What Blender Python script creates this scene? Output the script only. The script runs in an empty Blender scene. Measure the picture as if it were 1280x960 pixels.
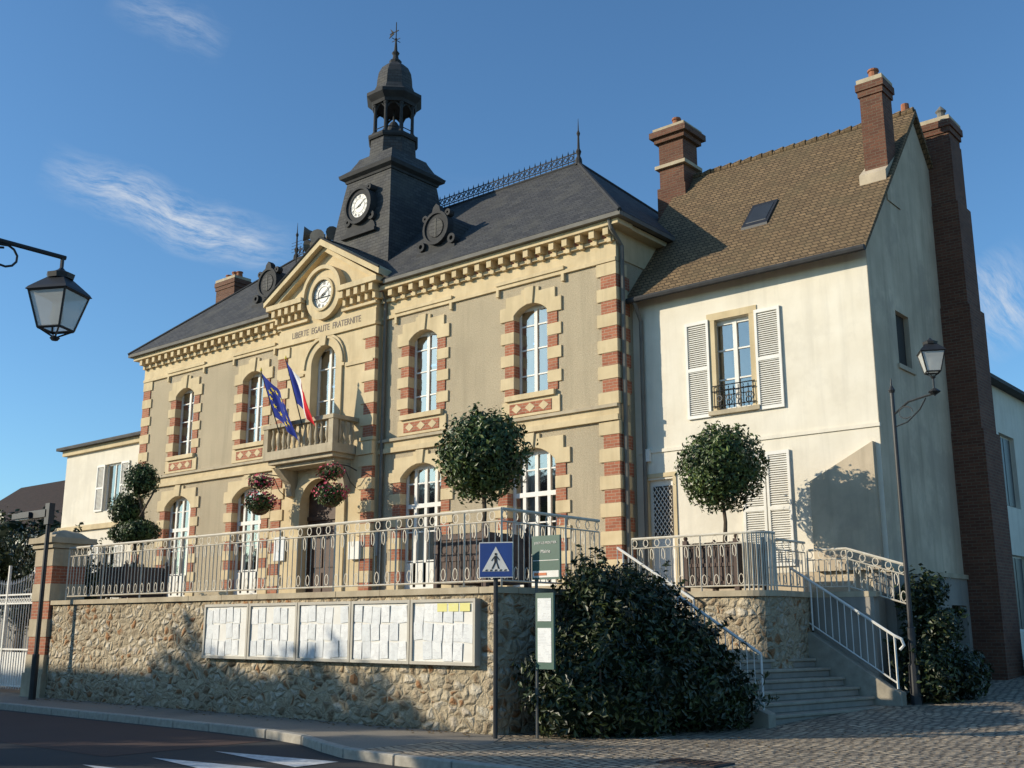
import bpy, bmesh, math, random
import numpy as np
from mathutils import Vector
random.seed(7); rng=np.random.default_rng(7)
scene=bpy.context.scene
scene.view_settings.view_transform='Standard'; scene.view_settings.look='None'; scene.view_settings.exposure=0

# ---------------------------------------------------------------- materials
def base_mat(name):
    m=bpy.data.materials.new(name); m.use_nodes=True
    nt=m.node_tree; b=nt.nodes["Principled BSDF"]
    return m,nt,b
def nd(nt,t,**k):
    n=nt.nodes.new(t)
    for a,v in k.items(): setattr(n,a,v)
    return n
def mixc(nt,fac,a,b,bt='MIX'):
    n=nd(nt,'ShaderNodeMix',data_type='RGBA',blend_type=bt)
    for i,v in ((0,fac),(6,a),(7,b)):
        if hasattr(v,'links'): nt.links.new(v,n.inputs[i])
        elif i==0: n.inputs[i].default_value=v
        else: n.inputs[i].default_value=(*v,1) if len(v)==3 else v
    return n.outputs[2]
def math_(nt,op,a,b=None,clamp=False):
    n=nd(nt,'ShaderNodeMath',operation=op,use_clamp=clamp)
    for i,v in ((0,a),(1,b)):
        if v is None: continue
        if hasattr(v,'links'): nt.links.new(v,n.inputs[i])
        else: n.inputs[i].default_value=v
    return n.outputs[0]
def pos(nt): return nd(nt,'ShaderNodeNewGeometry').outputs['Position']
def comb(nt,x,y,z):
    n=nd(nt,'ShaderNodeCombineXYZ')
    for i,v in enumerate((x,y,z)):
        if hasattr(v,'links'): nt.links.new(v,n.inputs[i])
        else: n.inputs[i].default_value=v
    return n.outputs[0]
def wall_uv(nt):
    s=nd(nt,'ShaderNodeSeparateXYZ'); nt.links.new(pos(nt),s.inputs[0])
    return comb(nt,math_(nt,'ADD',s.outputs[0],s.outputs[1]),s.outputs[2],0.0), s
def noise(nt,vec,scale,detail=4,rough=.55):
    n=nd(nt,'ShaderNodeTexNoise'); n.inputs['Scale'].default_value=scale
    n.inputs['Detail'].default_value=detail; n.inputs['Roughness'].default_value=rough
    nt.links.new(vec,n.inputs['Vector']); return n.outputs[0]
def ramp(nt,fac,a,b):
    n=nd(nt,'ShaderNodeMapRange'); n.inputs[1].default_value=a; n.inputs[2].default_value=b
    nt.links.new(fac,n.inputs[0]); return n.outputs[0]
def bump(nt,b,h,strength,dist=.02):
    n=nd(nt,'ShaderNodeBump'); n.inputs['Strength'].default_value=strength; n.inputs['Distance'].default_value=dist
    nt.links.new(h,n.inputs['Height']); nt.links.new(n.outputs[0],b.inputs['Normal'])
def stuff(name,c1,c2,scale=3,rough=.85,bmp=.3,bs=30,metal=0,streak=0,dark=.25,bd=.01,patch=None):
    m,nt,b=base_mat(name); p=pos(nt)
    c=mixc(nt,ramp(nt,noise(nt,p,scale,5),.3,.7),c1,c2)
    big=ramp(nt,noise(nt,p,.6,3),.35,.7)
    c=mixc(nt,math_(nt,'MULTIPLY',big,dark),c,tuple(x*.55 for x in c1))
    if streak:
        s=nd(nt,'ShaderNodeSeparateXYZ'); nt.links.new(p,s.inputs[0])
        v=comb(nt,math_(nt,'MULTIPLY',s.outputs[0],3.0),math_(nt,'MULTIPLY',s.outputs[1],3.0),math_(nt,'MULTIPLY',s.outputs[2],.25))
        st=ramp(nt,noise(nt,v,1.2,4,.65),.48,.75)
        c=mixc(nt,math_(nt,'MULTIPLY',st,streak),c,tuple(x*.45 for x in c1))
    if patch: c=mixc(nt,math_(nt,'MULTIPLY',ramp(nt,noise(nt,p,.45,6,.7),.52,.60),.55),c,patch)
    nt.links.new(c,b.inputs['Base Color']); b.inputs['Roughness'].default_value=rough; b.inputs['Metallic'].default_value=metal
    if rough>.7: b.inputs['Specular IOR Level'].default_value=.25
    if bmp: bump(nt,b,noise(nt,p,bs,3),bmp,bd)
    return m
def bricky(name,c1,c2,mort,w,h,msize,rough=.85,bmp=.5,vz=1.0,var=.4,bd=.01,patch=None,offs=.5):
    m,nt,b=base_mat(name); uv,s=wall_uv(nt)
    t=nd(nt,'ShaderNodeTexBrick',offset=offs); nt.links.new(uv,t.inputs['Vector'])
    t.inputs['Scale'].default_value=1; t.inputs['Brick Width'].default_value=w; t.inputs['Row Height'].default_value=h
    t.inputs['Mortar Size'].default_value=msize; t.inputs['Mortar Smooth'].default_value=.2
    t.inputs['Color1'].default_value=(*c1,1); t.inputs['Color2'].default_value=(*c2,1); t.inputs['Mortar'].default_value=(*mort,1)
    p=pos(nt); c=t.outputs[0]
    c=mixc(nt,math_(nt,'MULTIPLY',ramp(nt,noise(nt,p,1.3,5,.7),.35,.7),var),c,tuple(x*.5 for x in c1))
    if patch: c=mixc(nt,math_(nt,'MULTIPLY',ramp(nt,noise(nt,p,.9,6,.7),.48,.68),.6),c,patch)
    nt.links.new(c,b.inputs['Base Color']); b.inputs['Roughness'].default_value=rough; b.inputs['Specular IOR Level'].default_value=.25
    h_=math_(nt,'SUBTRACT',math_(nt,'MULTIPLY',noise(nt,p,25,3),.5),t.outputs[1])
    bump(nt,b,h_,bmp,bd)
    return m
STONE=stuff('limestone',(.70,.565,.35),(.58,.455,.27),2.2,.85,.35,22,streak=.36,dark=.24)
STONE_G=stuff('weathered_limestone',(.54,.455,.32),(.40,.33,.225),3,.85,.35,22,streak=.5)
BRICK=bricky('red_brick',(.45,.165,.09),(.32,.105,.06),(.42,.32,.22),.22,.075,.007)
BRICK_OLD=bricky('old_brick',(.19,.082,.05),(.115,.05,.034),(.17,.13,.09),.22,.075,.009,var=.6)
DASH=stuff('pebbledash_render',(.60,.50,.345),(.42,.345,.235),34,.95,1.0,55,streak=.36,bd=.025,dark=.34)
SLATE=bricky('slate',(.085,.083,.082),(.05,.05,.052),(.025,.025,.027),.25,.11,.008,rough=.75,bmp=.6,var=.4,patch=(.10,.095,.08))
TILE=bricky('clay_tiles',(.26,.175,.095),(.155,.105,.06),(.05,.036,.022),.18,.105,.014,rough=.9,bmp=.8,var=.5,patch=(.115,.09,.05))
TILE2=bricky('brown_tiles',(.055,.034,.026),(.038,.025,.02),(.02,.015,.012),.2,.12,.012)
PLASTER=stuff('cream_plaster',(.82,.755,.63),(.74,.67,.54),1.6,.9,.35,14,streak=.24,dark=.14,patch=(.66,.60,.49))
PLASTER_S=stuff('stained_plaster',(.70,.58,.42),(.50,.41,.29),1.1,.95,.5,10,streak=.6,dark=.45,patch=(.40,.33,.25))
PLASTER_G=stuff('grey_plaster',(.36,.33,.28),(.28,.25,.21),1.1,.95,.4,10,streak=.5,dark=.4)
WHITE=stuff('white_paint',(.80,.78,.72),(.72,.69,.62),4,.6,.05,20,dark=.1)
IRONW=stuff('cream_painted_iron',(.70,.65,.54),(.55,.48,.37),6,.6,0,dark=.15)
BLACK=stuff('black_painted_iron',(.018,.019,.021),(.03,.03,.032),6,.5,0)
ZINC=stuff('zinc',(.055,.055,.056),(.035,.035,.037),4,.8,.05,20)
ZINC_L=stuff('grey_zinc',(.20,.19,.165),(.14,.13,.115),3,.8,.05,20)
WOOD=stuff('dark_wood',(.09,.04,.02),(.05,.024,.013),8,.6,.2,30)
PLANT_W=stuff('planter_wood',(.10,.06,.045),(.07,.04,.03),8,.7,.2,30)
TERRA=stuff('terracotta',(.36,.15,.08),(.26,.1,.05),6,.8,.1,20)
DARK=stuff('dark_interior',(.05,.047,.042),(.07,.062,.054),1,.9,0)
DPANE=stuff('dark_pane',(.03,.033,.036),(.04,.045,.05),3,.4,0)
CURT=stuff('curtain',(.78,.74,.66),(.60,.57,.50),5,.9,0,streak=.4)
GRAVEL=stuff('gravel',(.36,.31,.24),(.26,.22,.17),40,.95,.6,50)
ASPH=stuff('asphalt',(.064,.060,.057),(.042,.04,.039),60,.85,.6,90,dark=.3)
ASPHR=stuff('reddish_asphalt',(.11,.068,.055),(.078,.05,.042),60,.9,.6,90)
PAVE=stuff('pavement_concrete',(.32,.28,.225),(.22,.195,.16),30,.9,.4,60,dark=.35,patch=(.17,.15,.125))
KERB=stuff('kerb_stone',(.46,.42,.35),(.33,.30,.25),12,.85,.3,30)
PAINT=stuff('road_paint',(.75,.74,.71),(.45,.44,.42),14,.7,.2,60,patch=(.32,.31,.30))
EARTH=stuff('ground_soil_grass',(.09,.085,.05),(.06,.07,.035),2,.95,.5,12)
STEP=stuff('step_stone',(.42,.37,.285),(.28,.245,.19),5,.85,.4,25,dark=.4)
BARK=stuff('bark',(.13,.10,.07),(.07,.05,.035),12,.9,.5,25)
BLUE=stuff('sign_blue',(.015,.06,.26),(.013,.05,.22),3,.5,0,dark=0)
GREEN=stuff('sign_green',(.03,.10,.07),(.03,.085,.06),3,.5,0,dark=0)
ORANGE=stuff('sign_orange',(.6,.16,.04),(.5,.12,.03),3,.5,0,dark=0)
RED=stuff('flag_red',(.66,.02,.03),(.58,.02,.03),3,.8,0,dark=0)
FWHITE=stuff('flag_white',(.8,.8,.8),(.72,.72,.72),3,.8,0,dark=0)
FBLUE=stuff('flag_blue',(.012,.03,.26),(.01,.025,.20),3,.8,0,dark=0)
YEL=stuff('yellow',(.75,.58,.03),(.7,.5,.03),3,.6,0,dark=0)
PYEL=stuff('yellow_paper',(.74,.70,.26),(.70,.64,.2),3,.6,0,dark=0)
DIAL=stuff('clock_enamel',(.75,.74,.70),(.7,.68,.62),3,.6,0,dark=0)
PINK=stuff('flower_red',(.55,.03,.05),(.6,.12,.2),20,.7,0,dark=0)
ALU=stuff('aluminium',(.50,.46,.38),(.41,.375,.31),3,.6,0,dark=.1)

def rubble():
    m,nt,b=base_mat('rubble_masonry'); uv,s=wall_uv(nt); p=pos(nt)
    n=nd(nt,'ShaderNodeTexNoise'); n.inputs['Scale'].default_value=4; n.inputs['Detail'].default_value=4; nt.links.new(uv,n.inputs['Vector'])
    va=nd(nt,'ShaderNodeVectorMath',operation='MULTIPLY_ADD'); nt.links.new(n.outputs[1],va.inputs[0]); va.inputs[1].default_value=(.22,.2,0); nt.links.new(uv,va.inputs[2])
    vm=nd(nt,'ShaderNodeVectorMath',operation='MULTIPLY'); nt.links.new(va.outputs[0],vm.inputs[0]); vm.inputs[1].default_value=(5.0,7.2,1)
    e=nd(nt,'ShaderNodeTexVoronoi',feature='DISTANCE_TO_EDGE'); f=nd(nt,'ShaderNodeTexVoronoi',feature='F1')
    for q in (e,f):
        nt.links.new(vm.outputs[0],q.inputs['Vector']); q.inputs['Scale'].default_value=1.0; q.inputs['Randomness'].default_value=1
    sc=nd(nt,'ShaderNodeSeparateColor'); nt.links.new(f.outputs['Color'],sc.inputs[0])
    c=mixc(nt,ramp(nt,sc.outputs[0],.05,.7),(.27,.19,.115),(.62,.53,.38))
    c=mixc(nt,math_(nt,'GREATER_THAN',sc.outputs[1],.83),c,(.38,.19,.085))
    c=mixc(nt,math_(nt,'MULTIPLY',math_(nt,'GREATER_THAN',sc.outputs[2],.80),.8),c,(.72,.65,.52))
    c=mixc(nt,math_(nt,'MULTIPLY',ramp(nt,noise(nt,p,16,5,.7),.38,.72),.5),c,(.19,.14,.09))
    mort=mixc(nt,noise(nt,p,9,4),(.58,.48,.33),(.37,.30,.20))
    ed=math_(nt,'ADD',e.outputs['Distance'],math_(nt,'MULTIPLY',math_(nt,'SUBTRACT',noise(nt,p,14,4),.5),.22))
    k=ramp(nt,ed,.05,.17)
    c=mixc(nt,k,mort,c)
    c=mixc(nt,math_(nt,'MULTIPLY',ramp(nt,noise(nt,p,.7,4,.6),.45,.75),.3),c,(.20,.16,.11))
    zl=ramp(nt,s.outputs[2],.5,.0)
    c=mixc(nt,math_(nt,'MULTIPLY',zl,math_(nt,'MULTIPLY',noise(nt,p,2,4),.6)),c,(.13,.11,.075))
    nt.links.new(c,b.inputs['Base Color']); b.inputs['Roughness'].default_value=.92; b.inputs['Specular IOR Level'].default_value=.2
    h=math_(nt,'ADD',ramp(nt,ed,.0,.4),math_(nt,'MULTIPLY',noise(nt,p,22,4,.65),.6)); bump(nt,b,h,1.0,.07)
    return m
RUBBLE=rubble()
def cobble():
    m,nt,b=base_mat('cobbles'); p=pos(nt)
    n=nd(nt,'ShaderNodeTexNoise'); n.inputs['Scale'].default_value=1.6; nt.links.new(p,n.inputs['Vector'])
    va=nd(nt,'ShaderNodeVectorMath',operation='MULTIPLY_ADD'); nt.links.new(n.outputs[1],va.inputs[0]); va.inputs[1].default_value=(.30,.30,0); nt.links.new(p,va.inputs[2])
    mp=nd(nt,'ShaderNodeMapping'); mp.inputs['Rotation'].default_value=(0,0,.35); nt.links.new(va.outputs[0],mp.inputs[0])
    t=nd(nt,'ShaderNodeTexBrick'); nt.links.new(mp.outputs[0],t.inputs['Vector']); t.inputs['Scale'].default_value=1
    t.inputs['Brick Width'].default_value=.18; t.inputs['Row Height'].default_value=.15; t.inputs['Mortar Size'].default_value=.024; t.inputs['Mortar Smooth'].default_value=.8
    t.inputs['Color1'].default_value=(.60,.48,.33,1); t.inputs['Color2'].default_value=(.29,.23,.165,1); t.inputs['Mortar'].default_value=(.06,.05,.036,1)
    c=mixc(nt,math_(nt,'MULTIPLY',ramp(nt,noise(nt,p,.8,5,.7),.4,.7),.5),t.outputs[0],(.13,.105,.075))
    nt.links.new(c,b.inputs['Base Color']); b.inputs['Roughness'].default_value=.65
    h=math_(nt,'SUBTRACT',math_(nt,'MULTIPLY',noise(nt,p,9,3),.9),t.outputs[1]); bump(nt,b,h,1,.05)
    return m
COBBLE=cobble()
def glass(name,refl=.34,tint=(.86,.87,.86)):
    m=bpy.data.materials.new(name); m.use_nodes=True; nt=m.node_tree; nt.nodes.clear()
    o=nd(nt,'ShaderNodeOutputMaterial'); t=nd(nt,'ShaderNodeBsdfTransparent'); g=nd(nt,'ShaderNodeBsdfGlossy'); mx=nd(nt,'ShaderNodeMixShader')
    t.inputs[0].default_value=(*tint,1); g.inputs['Roughness'].default_value=.05; g.inputs[0].default_value=(1,.94,.84,1)
    bp=nd(nt,'ShaderNodeBump'); bp.inputs['Strength'].default_value=.2; bp.inputs['Distance'].default_value=.02; nt.links.new(noise(nt,pos(nt),2.2,2),bp.inputs['Height']); nt.links.new(bp.outputs[0],g.inputs['Normal'])
    lw=nd(nt,'ShaderNodeLayerWeight'); lw.inputs[0].default_value=.35
    nt.links.new(math_(nt,'ADD',math_(nt,'MULTIPLY',lw.outputs[0],.7),refl,True),mx.inputs[0])
    nt.links.new(t.outputs[0],mx.inputs[1]); nt.links.new(g.outputs[0],mx.inputs[2]); nt.links.new(mx.outputs[0],o.inputs[0])
    return m
GLASS=glass('window_glass')
m,nt,b=base_mat('lantern_glass'); b.inputs['Base Color'].default_value=(.68,.68,.64,1); b.inputs['Roughness'].default_value=.25; b.inputs['Alpha'].default_value=.72; LGLASS=m
def leafmat(name,c1,c2,rough=.45):
    m,nt,b=base_mat(name); g=nd(nt,'ShaderNodeNewGeometry')
    c=mixc(nt,math_(nt,'POWER',g.outputs['Random Per Island'],1.6),c1,c2)
    c=mixc(nt,ramp(nt,noise(nt,g.outputs['Position'],2.5,3),.4,.65),c,tuple(x*.5 for x in c1))
    nt.links.new(c,b.inputs['Base Color']); b.inputs['Roughness'].default_value=rough
    return m
LEAF=leafmat('leaf_green',(.042,.080,.016),(.15,.20,.045))
LEAFD=leafmat('leaf_dark',(.018,.032,.009),(.07,.095,.022),.42)
LEAFC=stuff('foliage_core',(.010,.018,.006),(.018,.025,.009),6,.95,0)  # near-black inner spheres, added to block light inside the leaf masses
def paper():
    m,nt,b=base_mat('printed_paper'); uv,s=wall_uv(nt)
    l=math_(nt,'GREATER_THAN',math_(nt,'SINE',math_(nt,'MULTIPLY',s.outputs[2],2*math.pi/.022)),.2)
    w=math_(nt,'GREATER_THAN',noise(nt,uv,9,3),.5)
    k=math_(nt,'MULTIPLY',math_(nt,'MULTIPLY',l,w),.30)
    g=nd(nt,'ShaderNodeNewGeometry')
    c0=mixc(nt,g.outputs['Random Per Island'],(.80,.80,.78),(.66,.68,.68))
    c=mixc(nt,k,c0,(.25,.25,.27)); nt.links.new(c,b.inputs['Base Color']); b.inputs['Roughness'].default_value=.6
    return m
PAPER=paper()

# ---------------------------------------------------------------- mesh builder
class MB:
    def __init__(s,mats): s.v=[];s.f=[];s.m=[];s.mats=mats
    def mi(s,mat): 
        if mat not in s.mats: s.mats.append(mat)
        return s.mats.index(mat)
    def add(s,vs,fs,mat):
        o=len(s.v); k=s.mi(mat); s.v+= [tuple(q) for q in vs]
        for f in fs: s.f.append([o+i for i in f]); s.m.append(k)
    def box(s,x0,x1,y0,y1,z0,z1,mat):
        if x0>x1:x0,x1=x1,x0
        if y0>y1:y0,y1=y1,y0
        s.add([(x0,y0,z0),(x1,y0,z0),(x1,y1,z0),(x0,y1,z0),(x0,y0,z1),(x1,y0,z1),(x1,y1,z1),(x0,y1,z1)],
              [(3,2,1,0),(4,5,6,7),(0,1,5,4),(1,2,6,5),(2,3,7,6),(3,0,4,7)],mat)
    def _pr(s,A,B,mat):
        n=len(A); s.add(A+B,[list(range(n))[::-1],list(range(n,2*n))]+[(i,(i+1)%n,n+(i+1)%n,n+i) for i in range(n)],mat)
    def pxz(s,poly,y0,y1,mat): s._pr([(x,y1,z) for x,z in poly],[(x,y0,z) for x,z in poly],mat)
    def pyz(s,poly,x0,x1,mat): s._pr([(x0,y,z) for y,z in poly],[(x1,y,z) for y,z in poly],mat)
    def pxy(s,poly,z0,z1,mat): s._pr([(x,y,z0) for x,y in poly],[(x,y,z1) for x,y in poly],mat)
    def tube(s,pts,r,mat,n=6,cap=True):
        pts=[Vector(p) for p in pts]; rs=r if isinstance(r,(list,tuple)) else [r]*len(pts)
        V=[];F=[];prev=None
        for i,p in enumerate(pts):
            d=(pts[min(i+1,len(pts)-1)]-pts[max(i-1,0)])
            d=d.normalized() if d.length>1e-9 else Vector((0,0,1))
            if prev is None:
                a=Vector((0,0,1)) if abs(d.z)<.9 else Vector((1,0,0)); x=d.cross(a).normalized()
            else:
                x=(prev-d*prev.dot(d)); x=x.normalized() if x.length>1e-6 else d.orthogonal().normalized()
            prev=x; y=d.cross(x)
            for k in range(n):
                t=2*math.pi*k/n; V.append(p+(x*math.cos(t)+y*math.sin(t))*rs[i])
        for i in range(len(pts)-1):
            for k in range(n): F.append((i*n+k,i*n+(k+1)%n,(i+1)*n+(k+1)%n,(i+1)*n+k))
        if cap: F.append(tuple(range(n))[::-1]); F.append(tuple(range((len(pts)-1)*n,len(pts)*n)))
        s.add(V,F,mat)
    def lathe(s,prof,c,mat,n=12,rot=0,sx=1,sy=1):
        V=[];F=[]
        for r,z in prof:
            for k in range(n):
                t=2*math.pi*k/n+rot; V.append((c[0]+r*math.cos(t)*sx,c[1]+r*math.sin(t)*sy,c[2]+z))
        for i in range(len(prof)-1):
            for k in range(n): F.append((i*n+k,i*n+(k+1)%n,(i+1)*n+(k+1)%n,(i+1)*n+k))
        F.append(tuple(range(n))[::-1]); F.append(tuple(range((len(prof)-1)*n,len(prof)*n)))
        s.add(V,F,mat)
    def ring(s,c,r0,r1,y0,y1,mat,n=28,a0=0,a1=2*math.pi):   # annulus in XZ plane
        full=abs(a1-a0-2*math.pi)<1e-6; m_=n if full else n+1; V=[]
        for k in range(m_):
            t=a0+(a1-a0)*k/n; cx,cz=math.cos(t),math.sin(t)
            V+=[(c[0]+r0*cx,y0,c[1]+r0*cz),(c[0]+r1*cx,y0,c[1]+r1*cz),(c[0]+r1*cx,y1,c[1]+r1*cz),(c[0]+r0*cx,y1,c[1]+r0*cz)]
        F=[]
        for k in range(n):
            a=4*k;b=4*((k+1)%m_)
            for i in range(4): F.append((a+i,a+(i+1)%4,b+(i+1)%4,b+i))
        if not full: F+= [(0,1,2,3),(4*n,4*n+3,4*n+2,4*n+1)]
        s.add(V,F,mat)
    def build(s,name,parent=None,smooth=False,fix=True,bevel=0):
        me=bpy.data.meshes.new(name); me.from_pydata(s.v,[],s.f)
        for m in s.mats: me.materials.append(m)
        me.polygons.foreach_set('material_index',s.m)
        if fix:
            bm=bmesh.new(); bm.from_mesh(me); bmesh.ops.recalc_face_normals(bm,faces=bm.faces); bm.to_mesh(me); bm.free()
        if smooth: me.polygons.foreach_set('use_smooth',[True]*len(me.polygons))
        ob=bpy.data.objects.new(name,me); scene.collection.objects.link(ob)
        if parent: ob.parent=parent
        if bevel:
            md=ob.modifiers.new('bevel','BEVEL'); md.width=bevel; md.segments=1; md.limit_method='ANGLE'
        return ob
def empty(name,loc=(0,0,0)):
    e=bpy.data.objects.new(name,None); scene.collection.objects.link(e); e.empty_display_size=.3; return e
def text(s,size,loc,mat,parent,name,rot=(math.pi/2,0,0),ext=.004,align='CENTER',xs=1):
    cu=bpy.data.curves.new(name,'FONT'); cu.body=s; cu.size=size; cu.extrude=ext; cu.align_x=align; cu.align_y='CENTER'
    cu.materials.append(mat); ob=bpy.data.objects.new(name,cu); scene.collection.objects.link(ob)
    ob.location=loc; ob.rotation_euler=rot; ob.scale=(xs,1,1)
    if parent: ob.parent=parent
    return ob
def wall_holes(mb,axis,c0,c1,u0,u1,z0,z1,holes,mat):
    us=sorted(set([u0,u1]+[h[0] for h in holes]+[h[1] for h in holes]))
    for a,b in zip(us,us[1:]):
        hs=sorted([(h[2],h[3]) for h in holes if h[0]<=a+1e-6 and h[1]>=b-1e-6]); z=z0
        for q0,q1 in hs+[(z1,z1)]:
            if q0>z+1e-6:
                if axis=='y': mb.box(a,b,c0,c1,z,q0,mat)
                else: mb.box(c0,c1,a,b,z,q0,mat)
            z=q1
def arc(xc,w,zs,zc,n=10):
    s=zc-zs; R=(w*w/4+s*s)/(2*s); cz=zc-R; a=math.asin(min(1,w/2/R))
    if s>=w/2-1e-6: a=math.pi/2
    return [(xc+R*math.sin(-a+2*a*i/n),cz+R*math.cos(-a+2*a*i/n)) for i in range(n+1)]

# ---------------------------------------------------------------- TOWN HALL
XC=-24.95; XL,XR=-35.6,-14.35; YF=21.0; YB=28.4; FL=2.3
hall=empty('town_hall')
W=MB([DASH]); T=MB([STONE]); Q=MB([STONE,BRICK]); WF=MB([WHITE]); GL=MB([GLASS]); IN=MB([DARK,CURT])
bays=[XC-7.9,XC-3.95,XC+3.95,XC+7.9]
up=dict(w=1.15,z0=7.5,zs=9.68,zc=9.92); gf=dict(w=1.6,z0=2.6,zs=5.72,zc=6.08)
def frame(xc,w,z0,z1,y,muntz,mull=(0,),th=.07,depth=.06):
    x0,x1=xc-w/2,xc+w/2
    WF.box(x0,x0+th,y,y+depth,z0,z1,WHITE); WF.box(x1-th,x1,y,y+depth,z0,z1,WHITE)
    WF.box(x0+th,x1-th,y,y+depth,z0,z0+th,WHITE); WF.box(x0+th,x1-th,y,y+depth,z1-th*1.6,z1,WHITE)
    for k in mull: WF.box(xc+k-.05,xc+k+.05,y-.01,y+depth-.01,z0+th,z1-th,WHITE)
    for z in muntz: WF.box(x0+th,x1-th,y+.008,y+depth-.02,z-.018,z+.018,WHITE)
def glaze(xc,w,z0,z1,y,curt=0):
    GL.add([(xc-w/2+.03,y,z0+.03),(xc+w/2-.03,y,z0+.03),(xc+w/2-.03,y,z1-.03),(xc-w/2+.03,y,z1-.03)],[(0,1,2,3)],GLASS)
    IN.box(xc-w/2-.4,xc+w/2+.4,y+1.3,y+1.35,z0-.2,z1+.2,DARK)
    if curt:
        for sd in (-1,1):
            a=xc+sd*w/2; n=7; ww=w*curt*random.uniform(.8,1.15)
            V=[];F=[]
            for i in range(n+1):
                x=a-sd*ww*i/n; yy=y+.12+.05*(i%2)
                V+=[(x,yy,z0),(x,yy,z1)]
            for i in range(n): F.append((2*i,2*i+2,2*i+3,2*i+1))
            IN.add(V,F,CURT)
def surround(xc,w,z0,zs,zc,y,wide=.46,qs=.44,qb=.31,top=.42,h=.31):
    z=zs-.12; k=0
    while z-z0>.12:
        zz=max(z0,z-h); mt=BRICK if k%2==0 else STONE; ww=qb if k%2==0 else qs; pr=.03 if k%2==0 else .045
        for sd in (-1,1):
            a=xc+sd*(w/2-.02); b=xc+sd*(w/2+ww); Q.box(a,b,y-pr,y+.2,zz,z,mt)
        z=zz;k+=1
    hw=w/2+wide
    poly=[(xc-hw,zs-.12),(xc-w/2+.02,zs-.12)]+arc(xc,w-.04,zs,zc)+[(xc+w/2-.02,zs-.12),(xc+hw,zs-.12),(xc+hw,zs+.26),(xc+hw-.2,zs+.26),(xc+hw-.2,zc+top-.12),(xc+.3,zc+top-.12),(xc+.3,zc+top),(xc-.3,zc+top),(xc-.3,zc+top-.12),(xc-hw+.2,zc+top-.12),(xc-hw+.2,zs+.26),(xc-hw,zs+.26)]
    Q.pxz(poly,y-.055,y+.2,STONE)
    Q.pxz([(xc-.11,zc-.02),(xc+.11,zc-.02),(xc+.16,zc+top+.03),(xc-.16,zc+top+.03)],y-.1,y+.05,STONE)
holesL=[];holesR=[]
for i,x in enumerate(bays):
    H=holesL if i<2 else holesR
    for d in (up,gf): H.append((x-d['w']/2,x+d['w']/2,d['z0'],d['zc']))
    surround(x,**up,y=YF); surround(x,**gf,y=YF,top=.34)
    T.box(x-.82,x+.82,YF-.13,YF+.1,7.36,7.5,STONE)
    T.box(x-.95,x+.95,YF-.05,YF+.05,6.92,7.355,STONE)
    Q.box(x-.7,x+.7,YF-.065,YF,6.99,7.28,BRICK)
    for k in (-.45,0,.45): Q.pxz([(x+k-.17,7.135),(x+k,7.01),(x+k+.17,7.135),(x+k,7.26)],YF-.075,YF,STONE)
    T.box(x-1.15,x+1.15,YF-.11,YF,10.60,10.70,STONE); T.box(x-1.15,x-1.06,YF-.09,YF,10.3,10.5,STONE); T.box(x+1.06,x+1.15,YF-.09,YF,10.3,10.5,STONE)
    frame(x,1.15,7.5,9.92,YF+.2,(8.05,8.75,9.4)); glaze(x,1.15,7.5,9.92,YF+.235,.28 if i!=2 else .36)
    frame(x,1.6,2.6,6.08,YF+.2,(3.4,4.2,4.9,5.55),(0,-.4,.4),.09)
    WF.box(x-.7,x+.7,YF+.19,YF+.24,2.62,3.35,WHITE); WF.box(x-.72,x+.72,YF+.185,YF+.25,4.86,4.98,WHITE)
    glaze(x,1.6,2.6,6.08,YF+.235,.44)
wall_holes(W,'y',YF,YF+.35,XL,XC-2.25,FL,10.5,holesL,DASH)
wall_holes(W,'y',YF,YF+.35,XC+2.25,XR,FL,10.5,holesR,DASH)
W.box(XL,XL+.35,YF+.35,YB,FL-2.3,11.2,DASH); W.box(XR-.35,XR,YF+.35,YB,FL-2.3,11.2,DASH); W.box(XL+.35,XR-.35,YB-.35,YB,0,11.2,DASH)
for a,b in ((XL-.04,XC-2.25),(XC+2.25,XR+.04)):
    T.box(a,b,YF-.06,YF+.02,FL,2.6,STONE_G)
    T.box(a,b,YF-.10,YF+.02,6.48,6.62,STONE); T.box(a,b,YF-.05,YF+.02,6.62,6.80,STONE); T.box(a,b,YF-.13,YF+.02,6.80,6.88,STONE_G)
    T.box(a,b,YF-.07,YF+.3,10.5,10.6,STONE); T.box(a,b,YF-.03,YF+.3,10.6,11.02,STONE)
    T.box(a,b,YF-.12,YF+.3,11.02,11.10,STONE)
    T.box(a-(.3 if a<XC-5 else 0),b+(.3 if b>XC+5 else 0),YF-.36,YF+.3,11.33,11.46,STONE)
    T.box(a,b,YF-.02,YF+.3,11.10,11.33,STONE)
    n=int((b-a)/.42)
    for k in range(n+1):
        x=a+.12+(b-a-.24)*k/n
        T.box(x-.08,x+.08,YF-.30,YF-.02,11.13,11.33,STONE); T.box(x-.06,x+.06,YF-.16,YF-.02,10.98,11.13,STONE)
        if k<n: Q.box(x+.13,x+.29,YF-.04,YF,11.14,11.30,BRICK)
T.box(XR-.02,XR+.03,YF+.3,YB,10.6,11.1,STONE); T.box(XR,XR+.3,YF+.31,YB+.3,11.33,11.46,STONE); T.box(XR-.3,XR+.02,YF+.3,YB,11.1,11.33,STONE)
T.box(XL-.3,XL,YF+.31,YB+.3,11.33,11.46,STONE); T.box(XL-.02,XL+.3,YF+.3,YB,11.1,11.33,STONE)
Z_=MB([ZINC_L])
Z_.box(XL-.5,XC-2.7,YF-.50,YF-.34,11.463,11.57,ZINC_L); Z_.box(XC+2.7,XR+.5,YF-.50,YF-.34,11.463,11.57,ZINC_L)
Z_.box(XR+.34,XR+.5,YF-.33,YB+.4,11.463,11.57,ZINC_L); Z_.box(XL-.5,XL-.34,YF-.33,YB+.4,11.463,11.57,ZINC_L)
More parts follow.
